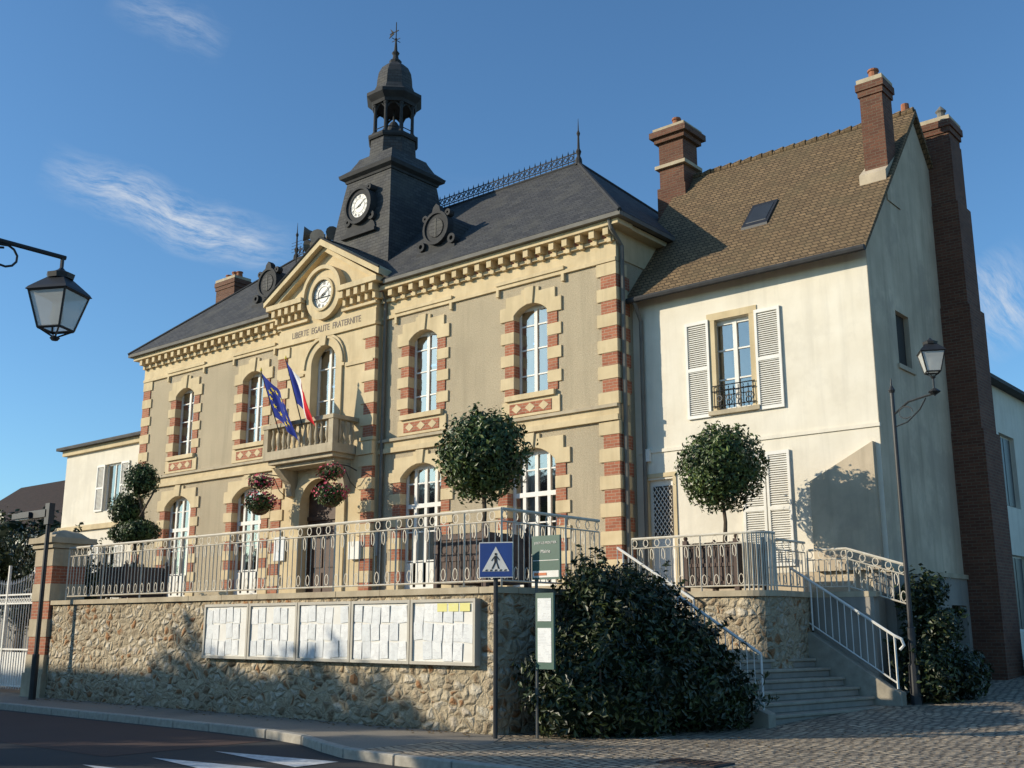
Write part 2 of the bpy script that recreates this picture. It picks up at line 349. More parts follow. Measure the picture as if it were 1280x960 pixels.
def quoin_col(x,sd,y,z0,z1,wrap=0,h=.33,a=.62,b=.42,ph=0):
    z=z1;k=ph
    while z-z0>.1:
        zz=max(z0,z-h); mt=(STONE,BRICK)[k%2]; ww=(a,b)[k%2]; pr=(.045,.03)[k%2]
        Q.box(x+sd*pr,x-sd*ww,y-pr,y+(wrap and (b,a)[k%2] or .1),zz,z,mt)
        z=zz;k+=1
for zz0,zz1 in ((2.6,6.47),(6.89,10.49)):
    quoin_col(XR,1,YF,zz0,zz1,1,a=.56,b=.44); quoin_col(XL,-1,YF,zz0,zz1,1,a=.56,b=.44)
YC=20.7
hc=[(XC-.58,XC+.58,6.7,10.12),(XC-.85,XC+.85,2.35,6.0)]
wall_holes(W,'y',YC,YC+.4,XC-2.25,XC+2.25,FL,11.5,hc,STONE)
W.box(XC-2.25,XC-2.0,YC+.4,YF+.35,FL,11.5,STONE);W.box(XC+2.0,XC+2.25,YC+.4,YF+.35,FL,11.5,STONE)
for zz0,zz1 in ((2.6,6.47),(6.89,10.3)):
    quoin_col(XC+2.25,1,YC,zz0,zz1,0,a=.55,b=.42); quoin_col(XC-2.25,-1,YC,zz0,zz1,0,a=.55,b=.42)
T.box(XC-2.32,XC-1.65,YC-.1,YC+.02,6.48,6.85,STONE);T.box(XC+1.65,XC+2.32,YC-.1,YC+.02,6.48,6.85,STONE)
P=[(XC-.85,7.0),(XC-.575,7.0)]+arc(XC,1.15,9.5,10.075,16)+[(XC+.575,7.0),(XC+.85,7.0),(XC+.85,9.3),(XC+.95,9.3),(XC+.95,9.5)]+[(XC+.95*math.sin(t),9.5+.95*math.cos(t)) for t in [math.pi/2-math.pi*i/14 for i in range(1,14)]]+[(XC-.95,9.5),(XC-.95,9.3),(XC-.85,9.3)]
T.pxz([(x_,min(z_,10.34)) for x_,z_ in P],YC-.07,YC+.2,STONE)
T.ring((XC,9.42),.86,.93,YC-.12,YC+.01,STONE,20,0,math.pi)
T.box(XC-2.2,XC-.97,YC-.05,YC+.01,9.25,9.37,STONE); T.box(XC+.97,XC+2.2,YC-.05,YC+.01,9.25,9.37,STONE)
T.pxz([(XC-.12,10.05),(XC+.12,10.05),(XC+.17,10.34),(XC-.17,10.34)],YC-.15,YC,STONE)
frame(XC,1.15,6.75,10.1,YC+.22,(7.6,8.4,9.4)); glaze(XC,1.15,6.75,10.1,YC+.26,.25)
P=[(XC-1.2,2.35),(XC-.83,2.35)]+arc(XC,1.66,5.15,5.96,16)+[(XC+.83,2.35),(XC+1.2,2.35),(XC+1.2,5.15)]+[(XC+1.2*math.sin(t),5.15+1.2*math.cos(t)) for t in [math.pi/2-math.pi*i/14 for i in range(1,14)]]+[(XC-1.2,5.15)]
T.pxz(P,YC-.08,YC+.2,STONE)
D=MB([WOOD])
D.box(XC-.85,XC+.85,YC+.3,YC+.36,2.35,6.0,WOOD)
for sd in (-1,1):
    for z0,z1 in ((2.5,3.2),(3.35,4.6)): D.box(XC+sd*.12,XC+sd*.72,YC+.27,YC+.31,z0,z1,WOOD)
D.box(XC-.83,XC+.83,YC+.24,YC+.31,4.75,4.88,WOOD); D.build('entrance_door',hall)
# bay entablature and pediment
T.box(XC-2.3,XC+2.3,YC-.08,YC+.3,10.35,10.44,STONE); T.box(XC-2.27,XC+2.27,YC-.04,YC+.02,10.44,10.86,STONE)
for sd in (-1,1):
    a,b=sorted((XC+sd*.8,XC+sd*2.32)); T.box(a,b,YC-.12,YC+.02,10.98,11.06,STONE)
    a,b=sorted((XC+sd*.85,XC+sd*2.6)); T.box(a,b,YC-.38,YC+.3,11.56,11.72,STONE)
    for k in range(5):
        x=XC+sd*(.98+k*.33); T.box(x-.08,x+.08,YC-.32,YC,11.33,11.56,STONE); T.box(x-.06,x+.06,YC-.18,YC,11.12,11.33,STONE)
        Q.box(x+.11,x+.22,YC-.03,YC,11.3,11.5,BRICK)
T.pxz([(XC-2.4,11.5),(XC+2.4,11.5),(XC+2.3,11.75),(XC,13.1),(XC-2.3,11.75)],YC-.02,YC+.3,STONE)
for sd in (-1,1):
    T.pxz([(XC+sd*2.72,11.72),(XC+sd*2.72,11.9),(XC,13.46),(XC,13.24)],YC-.40,YC+.3,STONE)
    T.pxz([(XC+sd*2.3,11.72),(XC+sd*2.5,11.75),(XC,13.22),(XC,13.08)],YC-.22,YC+.28,STONE)
T.ring((XC,11.68),.50,.80,YC-.2,YC-.02,STONE,32); T.ring((XC,11.68),.80,.92,YC-.3,YC-.02,STONE,32,-.05,math.pi+.05); T.ring((XC,11.68),.46,.54,YC-.26,YC-.02,STONE,32)
CK=MB([DIAL,BLACK]); CK.ring((XC,11.68),0.001,.5,YC-.17,YC-.1,DIAL,32)
CK.ring((XC,11.68),.46,.48,YC-.185,YC-.16,BLACK,32); CK.ring((XC,11.68),.25,.262,YC-.185,YC-.16,BLACK,32)
def hands(mb,xc,zc,y,r,h,mn):
    for ang,l,w in ((h,.55*r,.035*r/.5),(mn,.85*r,.025*r/.5)):
        dx,dz=math.sin(ang),math.cos(ang)
        mb.pxz([(xc-dx*.15*r-dz*w,zc-dz*.15*r+dx*w),(xc-dx*.15*r+dz*w,zc-dz*.15*r-dx*w),(xc+dx*l,zc+dz*l)],y-.012,y,BLACK)
hands(CK,XC,11.68,YC-.19,.48,math.radians(250),math.radians(55))
CK.build('pediment_clock',hall)
ROM=['XII','I','II','III','IIII','V','VI','VII','VIII','IX','X','XI']
def numerals(xc,zc,r,y,size):
    for i,s in enumerate(ROM):
        a=math.radians(30*i); o=text(s,size,(xc+r*math.sin(a),y,zc+r*math.cos(a)),BLACK,hall,'clock_numeral',rot=(math.pi/2,a,0),ext=.003,xs=.75)
numerals(XC,11.68,.36,YC-.175,.15)
text("LIBERTE  EGALITE  FRATERNITE",.29,(XC,YC-.045,10.63),WOOD,hall,'frieze_inscription',ext=.004,xs=.80)
# balcony
Bm=MB([STONE_G]); bx=1.6; y0=19.75
Bm.box(XC-bx,XC+bx,y0,YC,6.52,6.68,STONE_G); Bm.box(XC-bx+.12,XC+bx-.12,y0+.12,YC,6.40,6.52,STONE_G); Bm.box(XC-bx+.25,XC+bx-.25,y0+.3,YC,6.28,6.40,STONE_G)
for sx in (-1.2,1.2):
    Bm.pyz([(YC,5.45),(YC-.2,5.5),(YC-.28,5.85),(YC-.55,6.1),(YC-.75,6.28),(YC,6.28)],XC+sx-.13,XC+sx+.13,STONE_G)
Bm.box(XC-bx,XC+bx,y0,y0+.2,6.68,6.78,STONE_G); Bm.box(XC-bx-.03,XC+bx+.03,y0-.03,y0+.23,7.48,7.6,STONE_G)
for sd in (-1,1):
    a,b=sorted((XC+sd*bx,XC+sd*(bx-.2))); Bm.box(a,b,y0+.2,YC,6.68,6.78,STONE_G); Bm.box(a-.03,b+.03,y0+.23,YC,7.48,7.6,STONE_G)
    Bm.box(a,b,y0,y0+.2,6.78,7.48,STONE_G)
bal=[(.05,0),(.05,.05),(.03,.1),(.065,.25),(.06,.35),(.03,.55),(.05,.65),(.05,.7)]
for k in range(11): Bm.lathe(bal,(XC-bx+.36+k*.249,y0+.1,6.78),STONE_G,8)
for k in range(3):
    for sd in (-1,1): Bm.lathe(bal,(XC+sd*(bx-.1),y0+.34+k*.22,6.78),STONE_G,8)
Bm.build('balcony',hall)
# roof
Rf=MB([SLATE]); E0,E1=XL-.5,XR+.5; e0,e1=YF-.5,YB+.5; RZ=15.5; ym=24.7; ra,rb=XC-6.8,XC+6.8; ze=11.58
Rf.add([(E0,e0,ze),(E1,e0,ze),(E1,e1,ze),(E0,e1,ze),(ra,ym,RZ),(rb,ym,RZ)],[(0,1,5,4),(1,2,5),(2,3,4,5),(3,0,4),(3,2,1,0)],SLATE)
Rf.pxz([(XC-2.7,11.80),(XC+2.7,11.80),(XC+2.7,11.93),(XC,13.49),(XC-2.7,11.93)],YC+.31,22.7,SLATE)
Rf.build('slate_roof',hall)
C=MB([ZINC])
for a,b in (((E0,e0,ze),(ra,ym,RZ)),((E1,e0,ze),(rb,ym,RZ)),((E1,e1,ze),(rb,ym,RZ)),((E0,e1,ze),(ra,ym,RZ)),((ra,ym,RZ),(rb,ym,RZ))): C.tube([a,b],.06,ZINC,6)
C.tube([(XC,YC-.42,13.47),(XC,22.4,13.5)],.04,ZINC)
for sd in (-1,1): C.tube([(XC+sd*2.74,YC-.41,11.92),(XC,YC-.41,13.48)],.035,ZINC,6)
x=ra
while x<=rb+.01:
    C.tube([(x,ym,RZ),(x,ym,RZ+.42)],.017,ZINC,4); C.tube([(x,ym,RZ+.4),(x,ym,RZ+.52)],[.03,.002],ZINC,4)
    if x+.22<=rb: C.ring((x+.11,RZ+.26),.06,.085,ym-.012,ym+.012,ZINC,10)
    x+=.22
C.box(ra,rb,ym-.012,ym+.012,RZ+.12,RZ+.15,ZINC); C.box(ra,rb,ym-.012,ym+.012,RZ+.36,RZ+.39,ZINC)
for xx in (ra,rb): C.lathe([(.12,-.05),(.1,.15),(.05,.25),(.09,.4),(.04,.5),(.03,.9),(.06,1.0),(.02,1.1),(.005,1.5)],(xx,ym,RZ),ZINC,8)
C.build('ridge_cresting',hall)
# oculus dormers
for dx in (-4.0,4.0):
    x=XC+dx; zc=13.12; Dm=MB([ZINC,SLATE]); yy=21.45
    Dm.ring((x,zc),.30,.50,yy-.08,yy+.15,ZINC,24); Dm.ring((x,zc),.44,.52,yy-.13,yy+.1,ZINC,24)
    Dm.pxz([(x-.72,12.45),(x+.72,12.45),(x+.66,12.6),(x+.5,12.75),(x+.48,13.3),(x+.35,13.56),(x,13.68),(x-.35,13.56),(x-.48,13.3),(x-.5,12.75),(x-.66,12.6)],yy,yy+.1,ZINC)
    Dm.box(x-.78,x+.78,yy-.12,yy+.12,12.33,12.45,ZINC)
    Dm.pxz([(x-.18,13.58),(x+.18,13.58),(x+.12,13.78),(x,13.88),(x-.12,13.78)],yy-.1,yy+.1,ZINC)
    for sd in (-1,1):
        Dm.ring((x+sd*.62,12.66),.07,.15,yy-.1,yy+.1,ZINC,12); Dm.ring((x+sd*.46,13.5),.04,.11,yy-.1,yy+.1,ZINC,10)
    pr=arc(x,1.0,13.1,13.6,12); Dm.pxz([(x-.5,12.4)]+pr+[(x+.5,12.4)],yy+.1,23.6,SLATE)
    Dm.ring((x,zc),.001,.29,yy-.105,yy-.095,SLATE,20)
    Dm.box(x-.014,x+.014,yy-.12,yy-.104,zc-.29,zc+.29,ZINC_L)
    Dm.build('oculus_dormer',hall)
# clock tower
TX,TY=XC+.05,23.25; Tw=MB([SLATE,ZINC]); r2=math.sqrt(2); q=math.pi/4
Tw.lathe([(1.62*r2,12.0),(1.50*r2,12.9),(1.38*r2,13.8),(1.25*r2,14.8),(1.14*r2,15.6),(1.06*r2,16.15)],(TX,TY,0),SLATE,4,q)
Tw.lathe([(1.10*r2,16.15),(1.12*r2,16.22),(1.25*r2,16.3),(1.28*r2,16.42),(1.20*r2,16.46)],(TX,TY,0),ZINC,4,q)
Tw.lathe([(1.22*r2,16.46),(1.0*r2,16.65),(.84*r2,16.95),(.80*r2,17.05)],(TX,TY,0),SLATE,4,q)
o8=math.pi/8
Tw.lathe([(.86,17.0),(.84,17.1),(.80,17.65)],(TX,TY,0),SLATE,8,o8); Tw.lathe([(.86,17.65),(.90,17.72),(.90,17.80),(.8,17.82)],(TX,TY,0),ZINC,8,o8)
for k in range(8):
    a=o8+k*math.pi/4; cx,cy=TX+.68*math.cos(a),TY+.68*math.sin(a)
    Tw.lathe([(.09,17.8),(.09,17.92),(.055,17.95),(.05,18.85),(.08,18.9),(.08,19.0)],(cx,cy,0),ZINC,8)
    a2=a+math.pi/4; cx2,cy2=TX+.68*math.cos(a2),TY+.68*math.sin(a2)
    Tw.tube([(cx+(cx2-cx)*t,cy+(cy2-cy)*t,18.72+.24*math.sin(math.pi*t)) for t in [i/6 for i in range(7)]],.035,ZINC,4)
    Tw.tube([(cx,cy,18.05),(cx2,cy2,18.05)],.02,ZINC,4)
Tw.lathe([(.10,18.05),(.26,18.08),(.23,18.17),(.17,18.38),(.11,18.47),(.04,18.52),(.03,19.0)],(TX,TY,0),ZINC,12)
Tw.lathe([(.78,18.95),(.82,19.05),(.93,19.15),(1.0,19.22),(1.0,19.34),(.86,19.42)],(TX,TY,0),ZINC,8,o8)
Tw.lathe([(.9,19.40),(.74,19.5),(.66,19.7),(.64,19.95),(.60,20.2),(.48,20.45),(.30,20.62),(.16,20.72)],(TX,TY,0),SLATE,8,o8)
Tw.lathe([(.2,20.70),(.22,20.78),(.12,20.85),(.09,21.0),(.14,21.1),(.06,21.2),(.03,21.6),(.05,21.65),(.02,21.7),(.015,22.3)],(TX,TY,0),ZINC,8)
Tw.box(TX-.32,TX+.12,TY-.01,TY+.01,21.93,21.96,ZINC); Tw.pxz([(TX-.35,21.8),(TX-.1,21.88),(TX-.15,22.0),(TX-.3,22.15),(TX-.22,21.98)],TY-.01,TY+.01,ZINC)
Tw.box(TX-.2,TX+.2,TY-.008,TY+.008,21.6,21.62,ZINC); Tw.box(TX-.008,TX+.008,TY-.2,TY+.2,21.6,21.62,ZINC)
Tw.build('clock_tower',hall)
TC=MB([ZINC,DIAL]); cz=15.0; ty=TY-1.34
TC.ring((TX,cz),.40,.58,ty-.12,ty+.3,ZINC,28); TC.ring((TX,cz),.55,.63,ty-.18,ty+.3,ZINC,28)
TC.pxz([(TX-.74,14.1),(TX+.74,14.1),(TX+.66,14.3),(TX+.5,14.5),(TX+.56,15.0),(TX+.46,15.42),(TX+.25,15.66),(TX,15.78),(TX-.25,15.66),(TX-.46,15.42),(TX-.56,15.0),(TX-.5,14.5),(TX-.66,14.3)],ty-.04,ty+.35,ZINC)
TC.box(TX-.8,TX+.8,ty-.15,ty+.3,13.98,14.1,ZINC)
for sd in (-1,1): TC.ring((TX+sd*.56,14.55),.05,.15,ty-.1,ty+.2,ZINC,12); TC.ring((TX+sd*.42,15.56),.04,.11,ty-.1,ty+.2,ZINC,12)
TC.ring((TX,cz),.001,.41,ty-.09,ty-.05,DIAL,28); hands(TC,TX,cz,ty-.1,.38,math.radians(250),math.radians(55)); TC.ring((TX,cz),.24,.25,ty-.098,ty-.08,BLACK,24)
TC.build('tower_clock',hall); numerals(TX,cz,.315,ty-.093,.13)
def chimney(mb,x0,x1,y0,y1,z0,z1,pots,mat,cap=.12):
    mb.box(x0,x1,y0,y1,z0,z1-.45,mat); mb.box(x0-cap*.5,x1+cap*.5,y0-cap*.5,y1+cap*.5,z1-.45,z1-.3,mat)
    mb.box(x0-cap,x1+cap,y0-cap,y1+cap,z1-.3,z1-.12,mat); mb.box(x0-cap*.6,x1+cap*.6,y0-cap*.6,y1+cap*.6,z1-.12,z1,STONE_G)
    for px,py,h in pots: mb.lathe([(.13,0),(.11,h*.8),(.14,h*.85),(.13,h)],(px,py,z1),TERRA,12)
Ch=MB([BRICK_OLD,TERRA,STONE_G])
chimney(Ch,-35.3,-34.1,23.6,24.3,11.5,15.1,[(-35.0,23.95,.25),(-34.6,23.95,.3),(-34.3,23.95,.25)],BRICK_OLD,.06)
Ch.box(-15.40,-14.48,24.75,25.65,11,13.9,BRICK_OLD); chimney(Ch,-15.34,-14.54,24.81,25.59,13.9,15.75,[(-14.95,25.2,.4)],BRICK_OLD,.2)
Ch.box(-15.44,-14.44,24.71,25.69,14.5,14.60,STONE_G)
Ch.build('chimneys',hall)
Dp=MB([ZINC_L])
Dp.tube([(XR+.1,YF-.4,11.5),(XR+.1,YF-.3,11.25),(XR+.12,YF+.12,10.9),(XR+.12,YF+.12,2.4)],.055,ZINC_L,8)
Dp.tube([(XC+2.42,YF-.35,11.5),(XC+2.42,YF-.1,11.0),(XC+2.42,YF-.1,2.4)],.05,ZINC_L,8)
Dp.tube([(XC-2.42,YF-.35,11.5),(XC-2.42,YF-.1,11.0),(XC-2.42,YF-.1,2.4)],.05,ZINC_L,8); Dp.build('drainpipes',hall)
W.build('walls',hall);T.build('stone_trim',hall);Q.build('brick_and_stone_quoins',hall,bevel=.008);Z_.build('gutters',hall)
WF.build('window_frames',hall);GL.build('window_panes',hall,fix=False);IN.build('curtains_and_interiors',hall,fix=False)
S=MB([ZINC]); sx,sy,sz=-28.0,23.0,14.75
S.tube([(sx,sy,13.2),(sx,sy,sz+.25)],.04,ZINC)
for dx,dy,dz in ((-1,-.2,0),(.9,-.3,.12),(-.6,-.8,.28),(.5,-.9,-.02)):
    d=Vector((dx,dy,.05)).normalized(); o=Vector((sx,sy,sz+dz)); S.tube([o,o+d*.25,o+d*.55,o+d*.75],[.09,.09,.16,.27],ZINC_L,12)
S.build('siren',hall)
A=MB([ZINC]); A.tube([(-30.2,23.5,13.5),(-30.2,23.5,15.6)],.02,ZINC)
for k in range(4): A.tube([(-30.5,23.5,15.5-.12*k),(-29.9,23.5,15.5-.12*k)],.008,ZINC,4)
A.build('antenna',hall)

# ---------------------------------------------------------------- flags
def flag(name,base,tip,L,H,fd,kind):
    e=MB([BLACK]); base=Vector(base);tip=Vector(tip); e.tube([base,tip],.018,BLACK,6); e.lathe([(.03,0),(.035,.03),(.005,.12)],tuple(tip),YEL,8)
    hd=(base-tip).normalized(); fd=Vector(fd).normalized(); nrm=hd.cross(fd).normalized()
    def f(s,t,off=0):
        return tip+hd*(t*H*(1-.15*s)+.05)+fd*(s*L)+Vector((0,0,-.22*s*s*L))+nrm*((.055*math.sin(8*s+3*t)+.02*math.sin(15*s-3*t+1))*min(1,s*3)+off)
    ns,ntt=30,14
    V=[f(i/ns,j/ntt) for i in range(ns+1) for j in range(ntt+1)]
    b0=len(e.v); e.v+= [tuple(q) for q in V]
    for i in range(ns):
        mt=FBLUE if kind=='eu' else (FBLUE,FWHITE,RED)[min(2,int(i*3/ns))]
        k=e.mi(mt)
        for j in range(ntt):
            e.f.append([b0+r for r in (i*(ntt+1)+j,(i+1)*(ntt+1)+j,(i+1)*(ntt+1)+j+1,i*(ntt+1)+j+1)]); e.m.append(k)
    if kind=='eu':
        for off in (.012,-.012):
            for n in range(12):
                a=math.radians(30*n); cs,ct_=.5*L+.33*H*math.sin(a),.5*H+.33*H*math.cos(a); pts=[]
                for k in range(10):
                    rr=(.07 if k%2==0 else .028)*H; b_=math.pi*k/5
                    pts.append(f((cs+rr*math.sin(b_))/L,(ct_-rr*math.cos(b_))/H,off))
                c0=f(cs/L,ct_/H,off); e.add([c0]+pts,[(0,1+k,1+(k+1)%10) for k in range(10)],YEL)
    return e.build(name,fix=False)
flag('european_flag',(-25.75,19.72,7.3),(-26.05,19.15,9.15),1.35,1.4,(.80,.12,-.60),'eu')
flag('french_flag',(-24.65,19.72,7.3),(-24.95,19.2,9.35),1.15,1.3,(.72,.10,-.70),'fr')

# ---------------------------------------------------------------- WHITE HOUSE
wh=empty('white_house'); x0,x1=XR,-8.3; y0w,y1w=21.7,29.1; ez=9.8; rz=14.1; yr=25.4
Wm=MB([PLASTER]); 
holes=[(-12.15,-11.05,6.5,8.68),(-14.05,-13.3,2.3,5.05)]
wall_holes(Wm,'y',y0w,y0w+.3,x0+.005,x1-.01,2.76,ez,holes,PLASTER)
Wm.box(x0+.005,x1-.01,y0w,y0w+.3,0,2.29,PLASTER_S); Wm.box(-13.3,x1-.01,y0w,y0w+.3,2.29,2.755,PLASTER_S); Wm.box(x0+.005,-14.05,y0w,y0w+.3,2.29,2.755,PLASTER_S)
Wm.box(x0+.3,x1-.3,y1w-.3,y1w,0,ez,PLASTER)
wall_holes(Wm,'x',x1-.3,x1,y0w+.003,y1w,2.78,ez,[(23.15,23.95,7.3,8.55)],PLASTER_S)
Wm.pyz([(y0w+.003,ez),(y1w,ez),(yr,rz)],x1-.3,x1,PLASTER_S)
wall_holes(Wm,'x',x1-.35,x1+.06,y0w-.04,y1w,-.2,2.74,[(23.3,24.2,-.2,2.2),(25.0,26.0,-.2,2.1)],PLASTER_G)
Wm.box(x1-.3,x1+.1,y0w-.08,y1w,2.7,2.8,STONE_G)
Wm.box(x0+.1,x1+.02,y0w-.035,y0w+.01,5.70,5.78,PLASTER)
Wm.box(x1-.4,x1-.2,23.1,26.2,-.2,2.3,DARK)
Wm.build('walls',wh)
Wd=MB([WHITE,GLASS,DARK]); WF=Wd; 
frame(-11.6,1.1,6.5,8.68,y0w+.14,(7.25,7.95),(0,))
GL=Wd; IN=Wd; glaze(-11.6,1.1,6.5,8.68,y0w+.18,.3)
for a,b in ((-12.19,-12.05),(-11.15,-11.01)): Wd.box(a,b,y0w-.02,y0w+.1,6.5,8.68,STONE)
Wd.box(-12.25,-10.95,y0w-.025,y0w+.02,8.68,8.85,STONE); Wd.box(-12.25,-10.95,y0w-.1,y0w+.05,6.4,6.498,STONE_G)
def shutter(mb,x0,x1,y,z0,z1,solid=0):
    mb.box(x0,x0+.06,y-.05,y,z0,z1,WHITE);mb.box(x1-.06,x1,y-.05,y,z0,z1,WHITE)
    for z in (z0,(z0+z1)/2-.04,z1-.08): mb.box(x0+.06,x1-.06,y-.05,y,z,z+.08,WHITE)
    z=z0+.1
    while z<z1-.1:
        mb.add([(x0+.06,y-.045,z),(x1-.06,y-.045,z),(x1-.06,y-.012,z+.035),(x0+.06,y-.012,z+.035)],[(0,1,2,3)],WHITE); z+=.05
    mb.box(x0+.06,x1-.06,y-.008,y-.002,z0,z1,ALU)
shutter(Wd,-12.83,-12.2,y0w-.01,6.38,8.72); shutter(Wd,-11.0,-10.37,y0w-.01,6.38,8.72)
shutter(Wd,-11.5,-10.93,y0w-.01,2.9,5.42); shutter(Wd,-10.9,-10.33,y0w-.01,2.9,5.42)
for k in range(9): Wd.tube([(-12.1+.125*k,y0w-.06,6.55),(-12.1+.125*k,y0w-.06,7.05)],.012,BLACK,4)
for z in (6.6,6.95,7.08): Wd.tube([(-12.15,y0w-.06,z),(-11.05,y0w-.06,z)],.014,BLACK,4)
for k in range(4): Wd.ring((-11.97+.25*k,6.78),.06,.08,y0w-.07,y0w-.05,BLACK,10)
Wd.box(-14.05,-13.3,y0w+.1,y0w+.16,2.3,5.05,WHITE); Wd.box(-14.12,-14.03,y0w-.03,y0w+.1,2.3,5.1,STONE); Wd.box(-13.32,-13.23,y0w-.03,y0w+.1,2.3,5.1,STONE); Wd.box(-14.12,-13.23,y0w-.03,y0w+.1,5.1,5.2,STONE)
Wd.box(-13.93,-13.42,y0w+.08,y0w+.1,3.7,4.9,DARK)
for k in range(-4,9):
    for sgn in (1,-1):
        pts=[]
        for t in range(0,13):
            x=-13.93+.51*t/12; z=3.7+.15*k+(sgn*(x+13.675)*1.4)+.15
            if 3.7<=z<=4.9: pts.append((x,y0w+.07,z))
        if len(pts)>1: Wd.tube([pts[0],pts[-1]],.010,WHITE,4)
Wd.box(-14.1,-13.9,y0w-.1,y0w,5.5,5.8,WHITE)
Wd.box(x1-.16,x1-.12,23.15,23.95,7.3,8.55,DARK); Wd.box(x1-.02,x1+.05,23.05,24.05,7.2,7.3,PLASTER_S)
Wd.build('windows_shutters_and_door',wh,fix=False)
AN=MB([PLASTER_S]); AN.pxz([(-9.85,2.76),(-8.42,2.76),(-8.42,5.38),(-9.85,4.66)],y0w-.14,y0w-.0,PLASTER_S); AN.build('buttress_wall',wh)
Rm=MB([TILE]); sl=(rz-ez)/(yr-y0w)
def slope(ya,yb,za,zb,th=.12): Rm.pyz([(ya,za),(yb,zb),(yb,zb+th*1.4),(ya,za+th)],-14.9,x1+.12,TILE)
slope(y0w-.3,yr,ez-.3*sl+.02,rz+.02); slope(y1w+.3,yr,ez-.3*sl+.02,rz+.02)
xx=-14.6
while xx<x1: 
    Rm.tube([(xx,yr,rz+.13+random.uniform(-.015,.015)),(xx+.3,yr,rz+.15)],[.1,.12],TILE,8); xx+=.32
Rm.build('tiled_roof',wh)
SK=MB([BLACK,GLASS]); 
def onroof(y): return ez+(y-y0w)*sl+.16
for (xa,xb,ya,yb,dz,mt) in ((-11.78,-11.08,22.75,23.45,.06,BLACK),(-11.70,-11.16,22.85,23.35,.075,DPANE)):
    SK.add([(xa,ya,onroof(ya)+dz),(xb,ya,onroof(ya)+dz),(xb,yb,onroof(yb)+dz),(xa,yb,onroof(yb)+dz),(xa,ya,onroof(ya)-.1),(xb,ya,onroof(ya)-.1),(xb,yb,onroof(yb)-.1),(xa,yb,onroof(yb)-.1)],[(0,1,2,3),(0,1,5,4),(1,2,6,5),(2,3,7,6),(3,0,4,7)],mt)
SK.build('skylight',wh)
G2=MB([ZINC]); G2.tube([(x0+.1,y0w-.38,ez-.3),(x1+.12,y0w-.38,ez-.3)],.075,ZINC,8)
G2.tube([(x0+.3,y0w-.35,ez-.35),(x0+.3,y0w-.08,ez-.8),(x0+.3,y0w-.08,2.4)],.05,ZINC_L,8); G2.build('gutter',wh)
C2=MB([BRICK_OLD,TERRA,STONE_G])
C2.box(-8.82,-8.28,23.4,24.0,11.2,13.85,BRICK_OLD); chimney(C2,-8.82,-8.28,23.4,24.0,13.85,14.45,[(-8.55,23.7,.32)],BRICK_OLD,.07)
C2.pyz([(23.2,11.2),(24.0,11.2),(24.0,12.6),(23.38,12.1),(23.2,11.95)],-8.9,-8.27,PLASTER_S)
C2.box(x1,-7.55,26.2,27.5,0,6.2,BRICK_OLD); C2.box(x1,-7.6,26.25,27.4,6.2,9.3,BRICK_OLD); C2.box(x1-.1,-7.65,26.3,27.3,9.3,12.0,BRICK_OLD)
C2.box(x1-.2,-7.7,26.35,27.2,12.0,13.7,BRICK_OLD); chimney(C2,x1-.2,-7.72,26.37,27.18,13.7,14.35,[],BRICK_OLD,.08)
C2.lathe([(.12,0),(.1,.3),(.14,.35),(.02,.5)],(-8.0,26.8,14.35),ZINC_L,10)
C2.lathe([(.12,0),(.1,.3)],(-8.5,25.6,14.3),TERRA,10)
C2.build('chimneys',wh)

# ---------------------------------------------------------------- other buildings
def simple_house(name,x0,x1,y0,y1,z0,ez,rz,wm,rm,wins,hip=1.5,ov=.35,side=()):
    e=empty(name); a=MB([wm]); hs=[(w[0],w[1],w[2],w[3]) for w in wins]
    wall_holes(a,'y',y0,y0+.3,x0,x1,z0,ez,hs,wm); a.box(x0,x0+.3,y0+.3,y1,z0,ez,wm); a.box(x0+.3,x1-.3,y1-.3,y1,z0,ez,wm)
    wall_holes(a,'x',x1-.3,x1,y0+.3,y1,z0,ez,list(side),wm); a.build('walls',e)
    r=MB([rm]); ym=(y0+y1)/2
    r.add([(x0-ov,y0-ov,ez),(x1+ov,y0-ov,ez),(x1+ov,y1+ov,ez),(x0-ov,y1+ov,ez),(x0+hip,ym,rz),(x1-hip,ym,rz),(x0-ov,y0-ov,ez-.12),(x1+ov,y0-ov,ez-.12),(x1+ov,y1+ov,ez-.12),(x0-ov,y1+ov,ez-.12)],
          [(0,1,5,4),(1,2,5),(2,3,4,5),(3,0,4),(9,8,7,6),(0,6,7,1),(1,7,8,2),(2,8,9,3),(3,9,6,0)],rm); r.build('roof',e)
    d=MB([WHITE,DARK,GLASS])
    for w in wins:
        xa,xb,za,zb=w[:4]; xm=(xa+xb)/2
        d.box(xa,xa+.06,y0+.1,y0+.16,za,zb,WHITE);d.box(xb-.06,xb,y0+.1,y0+.16,za,zb,WHITE);d.box(xa+.06,xb-.06,y0+.1,y0+.16,za,za+.06,WHITE);d.box(xa+.06,xb-.06,y0+.1,y0+.16,zb-.06,zb,WHITE);d.box(xm-.03,xm+.03,y0+.1,y0+.16,za+.06,zb-.06,WHITE)
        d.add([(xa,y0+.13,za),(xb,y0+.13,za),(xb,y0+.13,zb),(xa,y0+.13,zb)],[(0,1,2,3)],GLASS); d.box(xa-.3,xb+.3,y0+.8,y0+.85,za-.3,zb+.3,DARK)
        if len(w)>4: shutter(d,xa-.62,xa-.02,y0-.01,za,zb); shutter(d,xb+.02,xb+.62,y0-.01,za,zb)
    for w in side:
        ya,yb,za,zb=w; d.box(x1-.2,x1-.15,ya,yb,za,zb,WHITE)
        for u in ((ya+.07,(ya+yb)/2-.04),((ya+yb)/2+.04,yb-.07)): d.box(x1-.16,x1-.12,u[0],u[1],za+.07,zb-.07,DPANE)
    d.build('windows',e,fix=False); return e
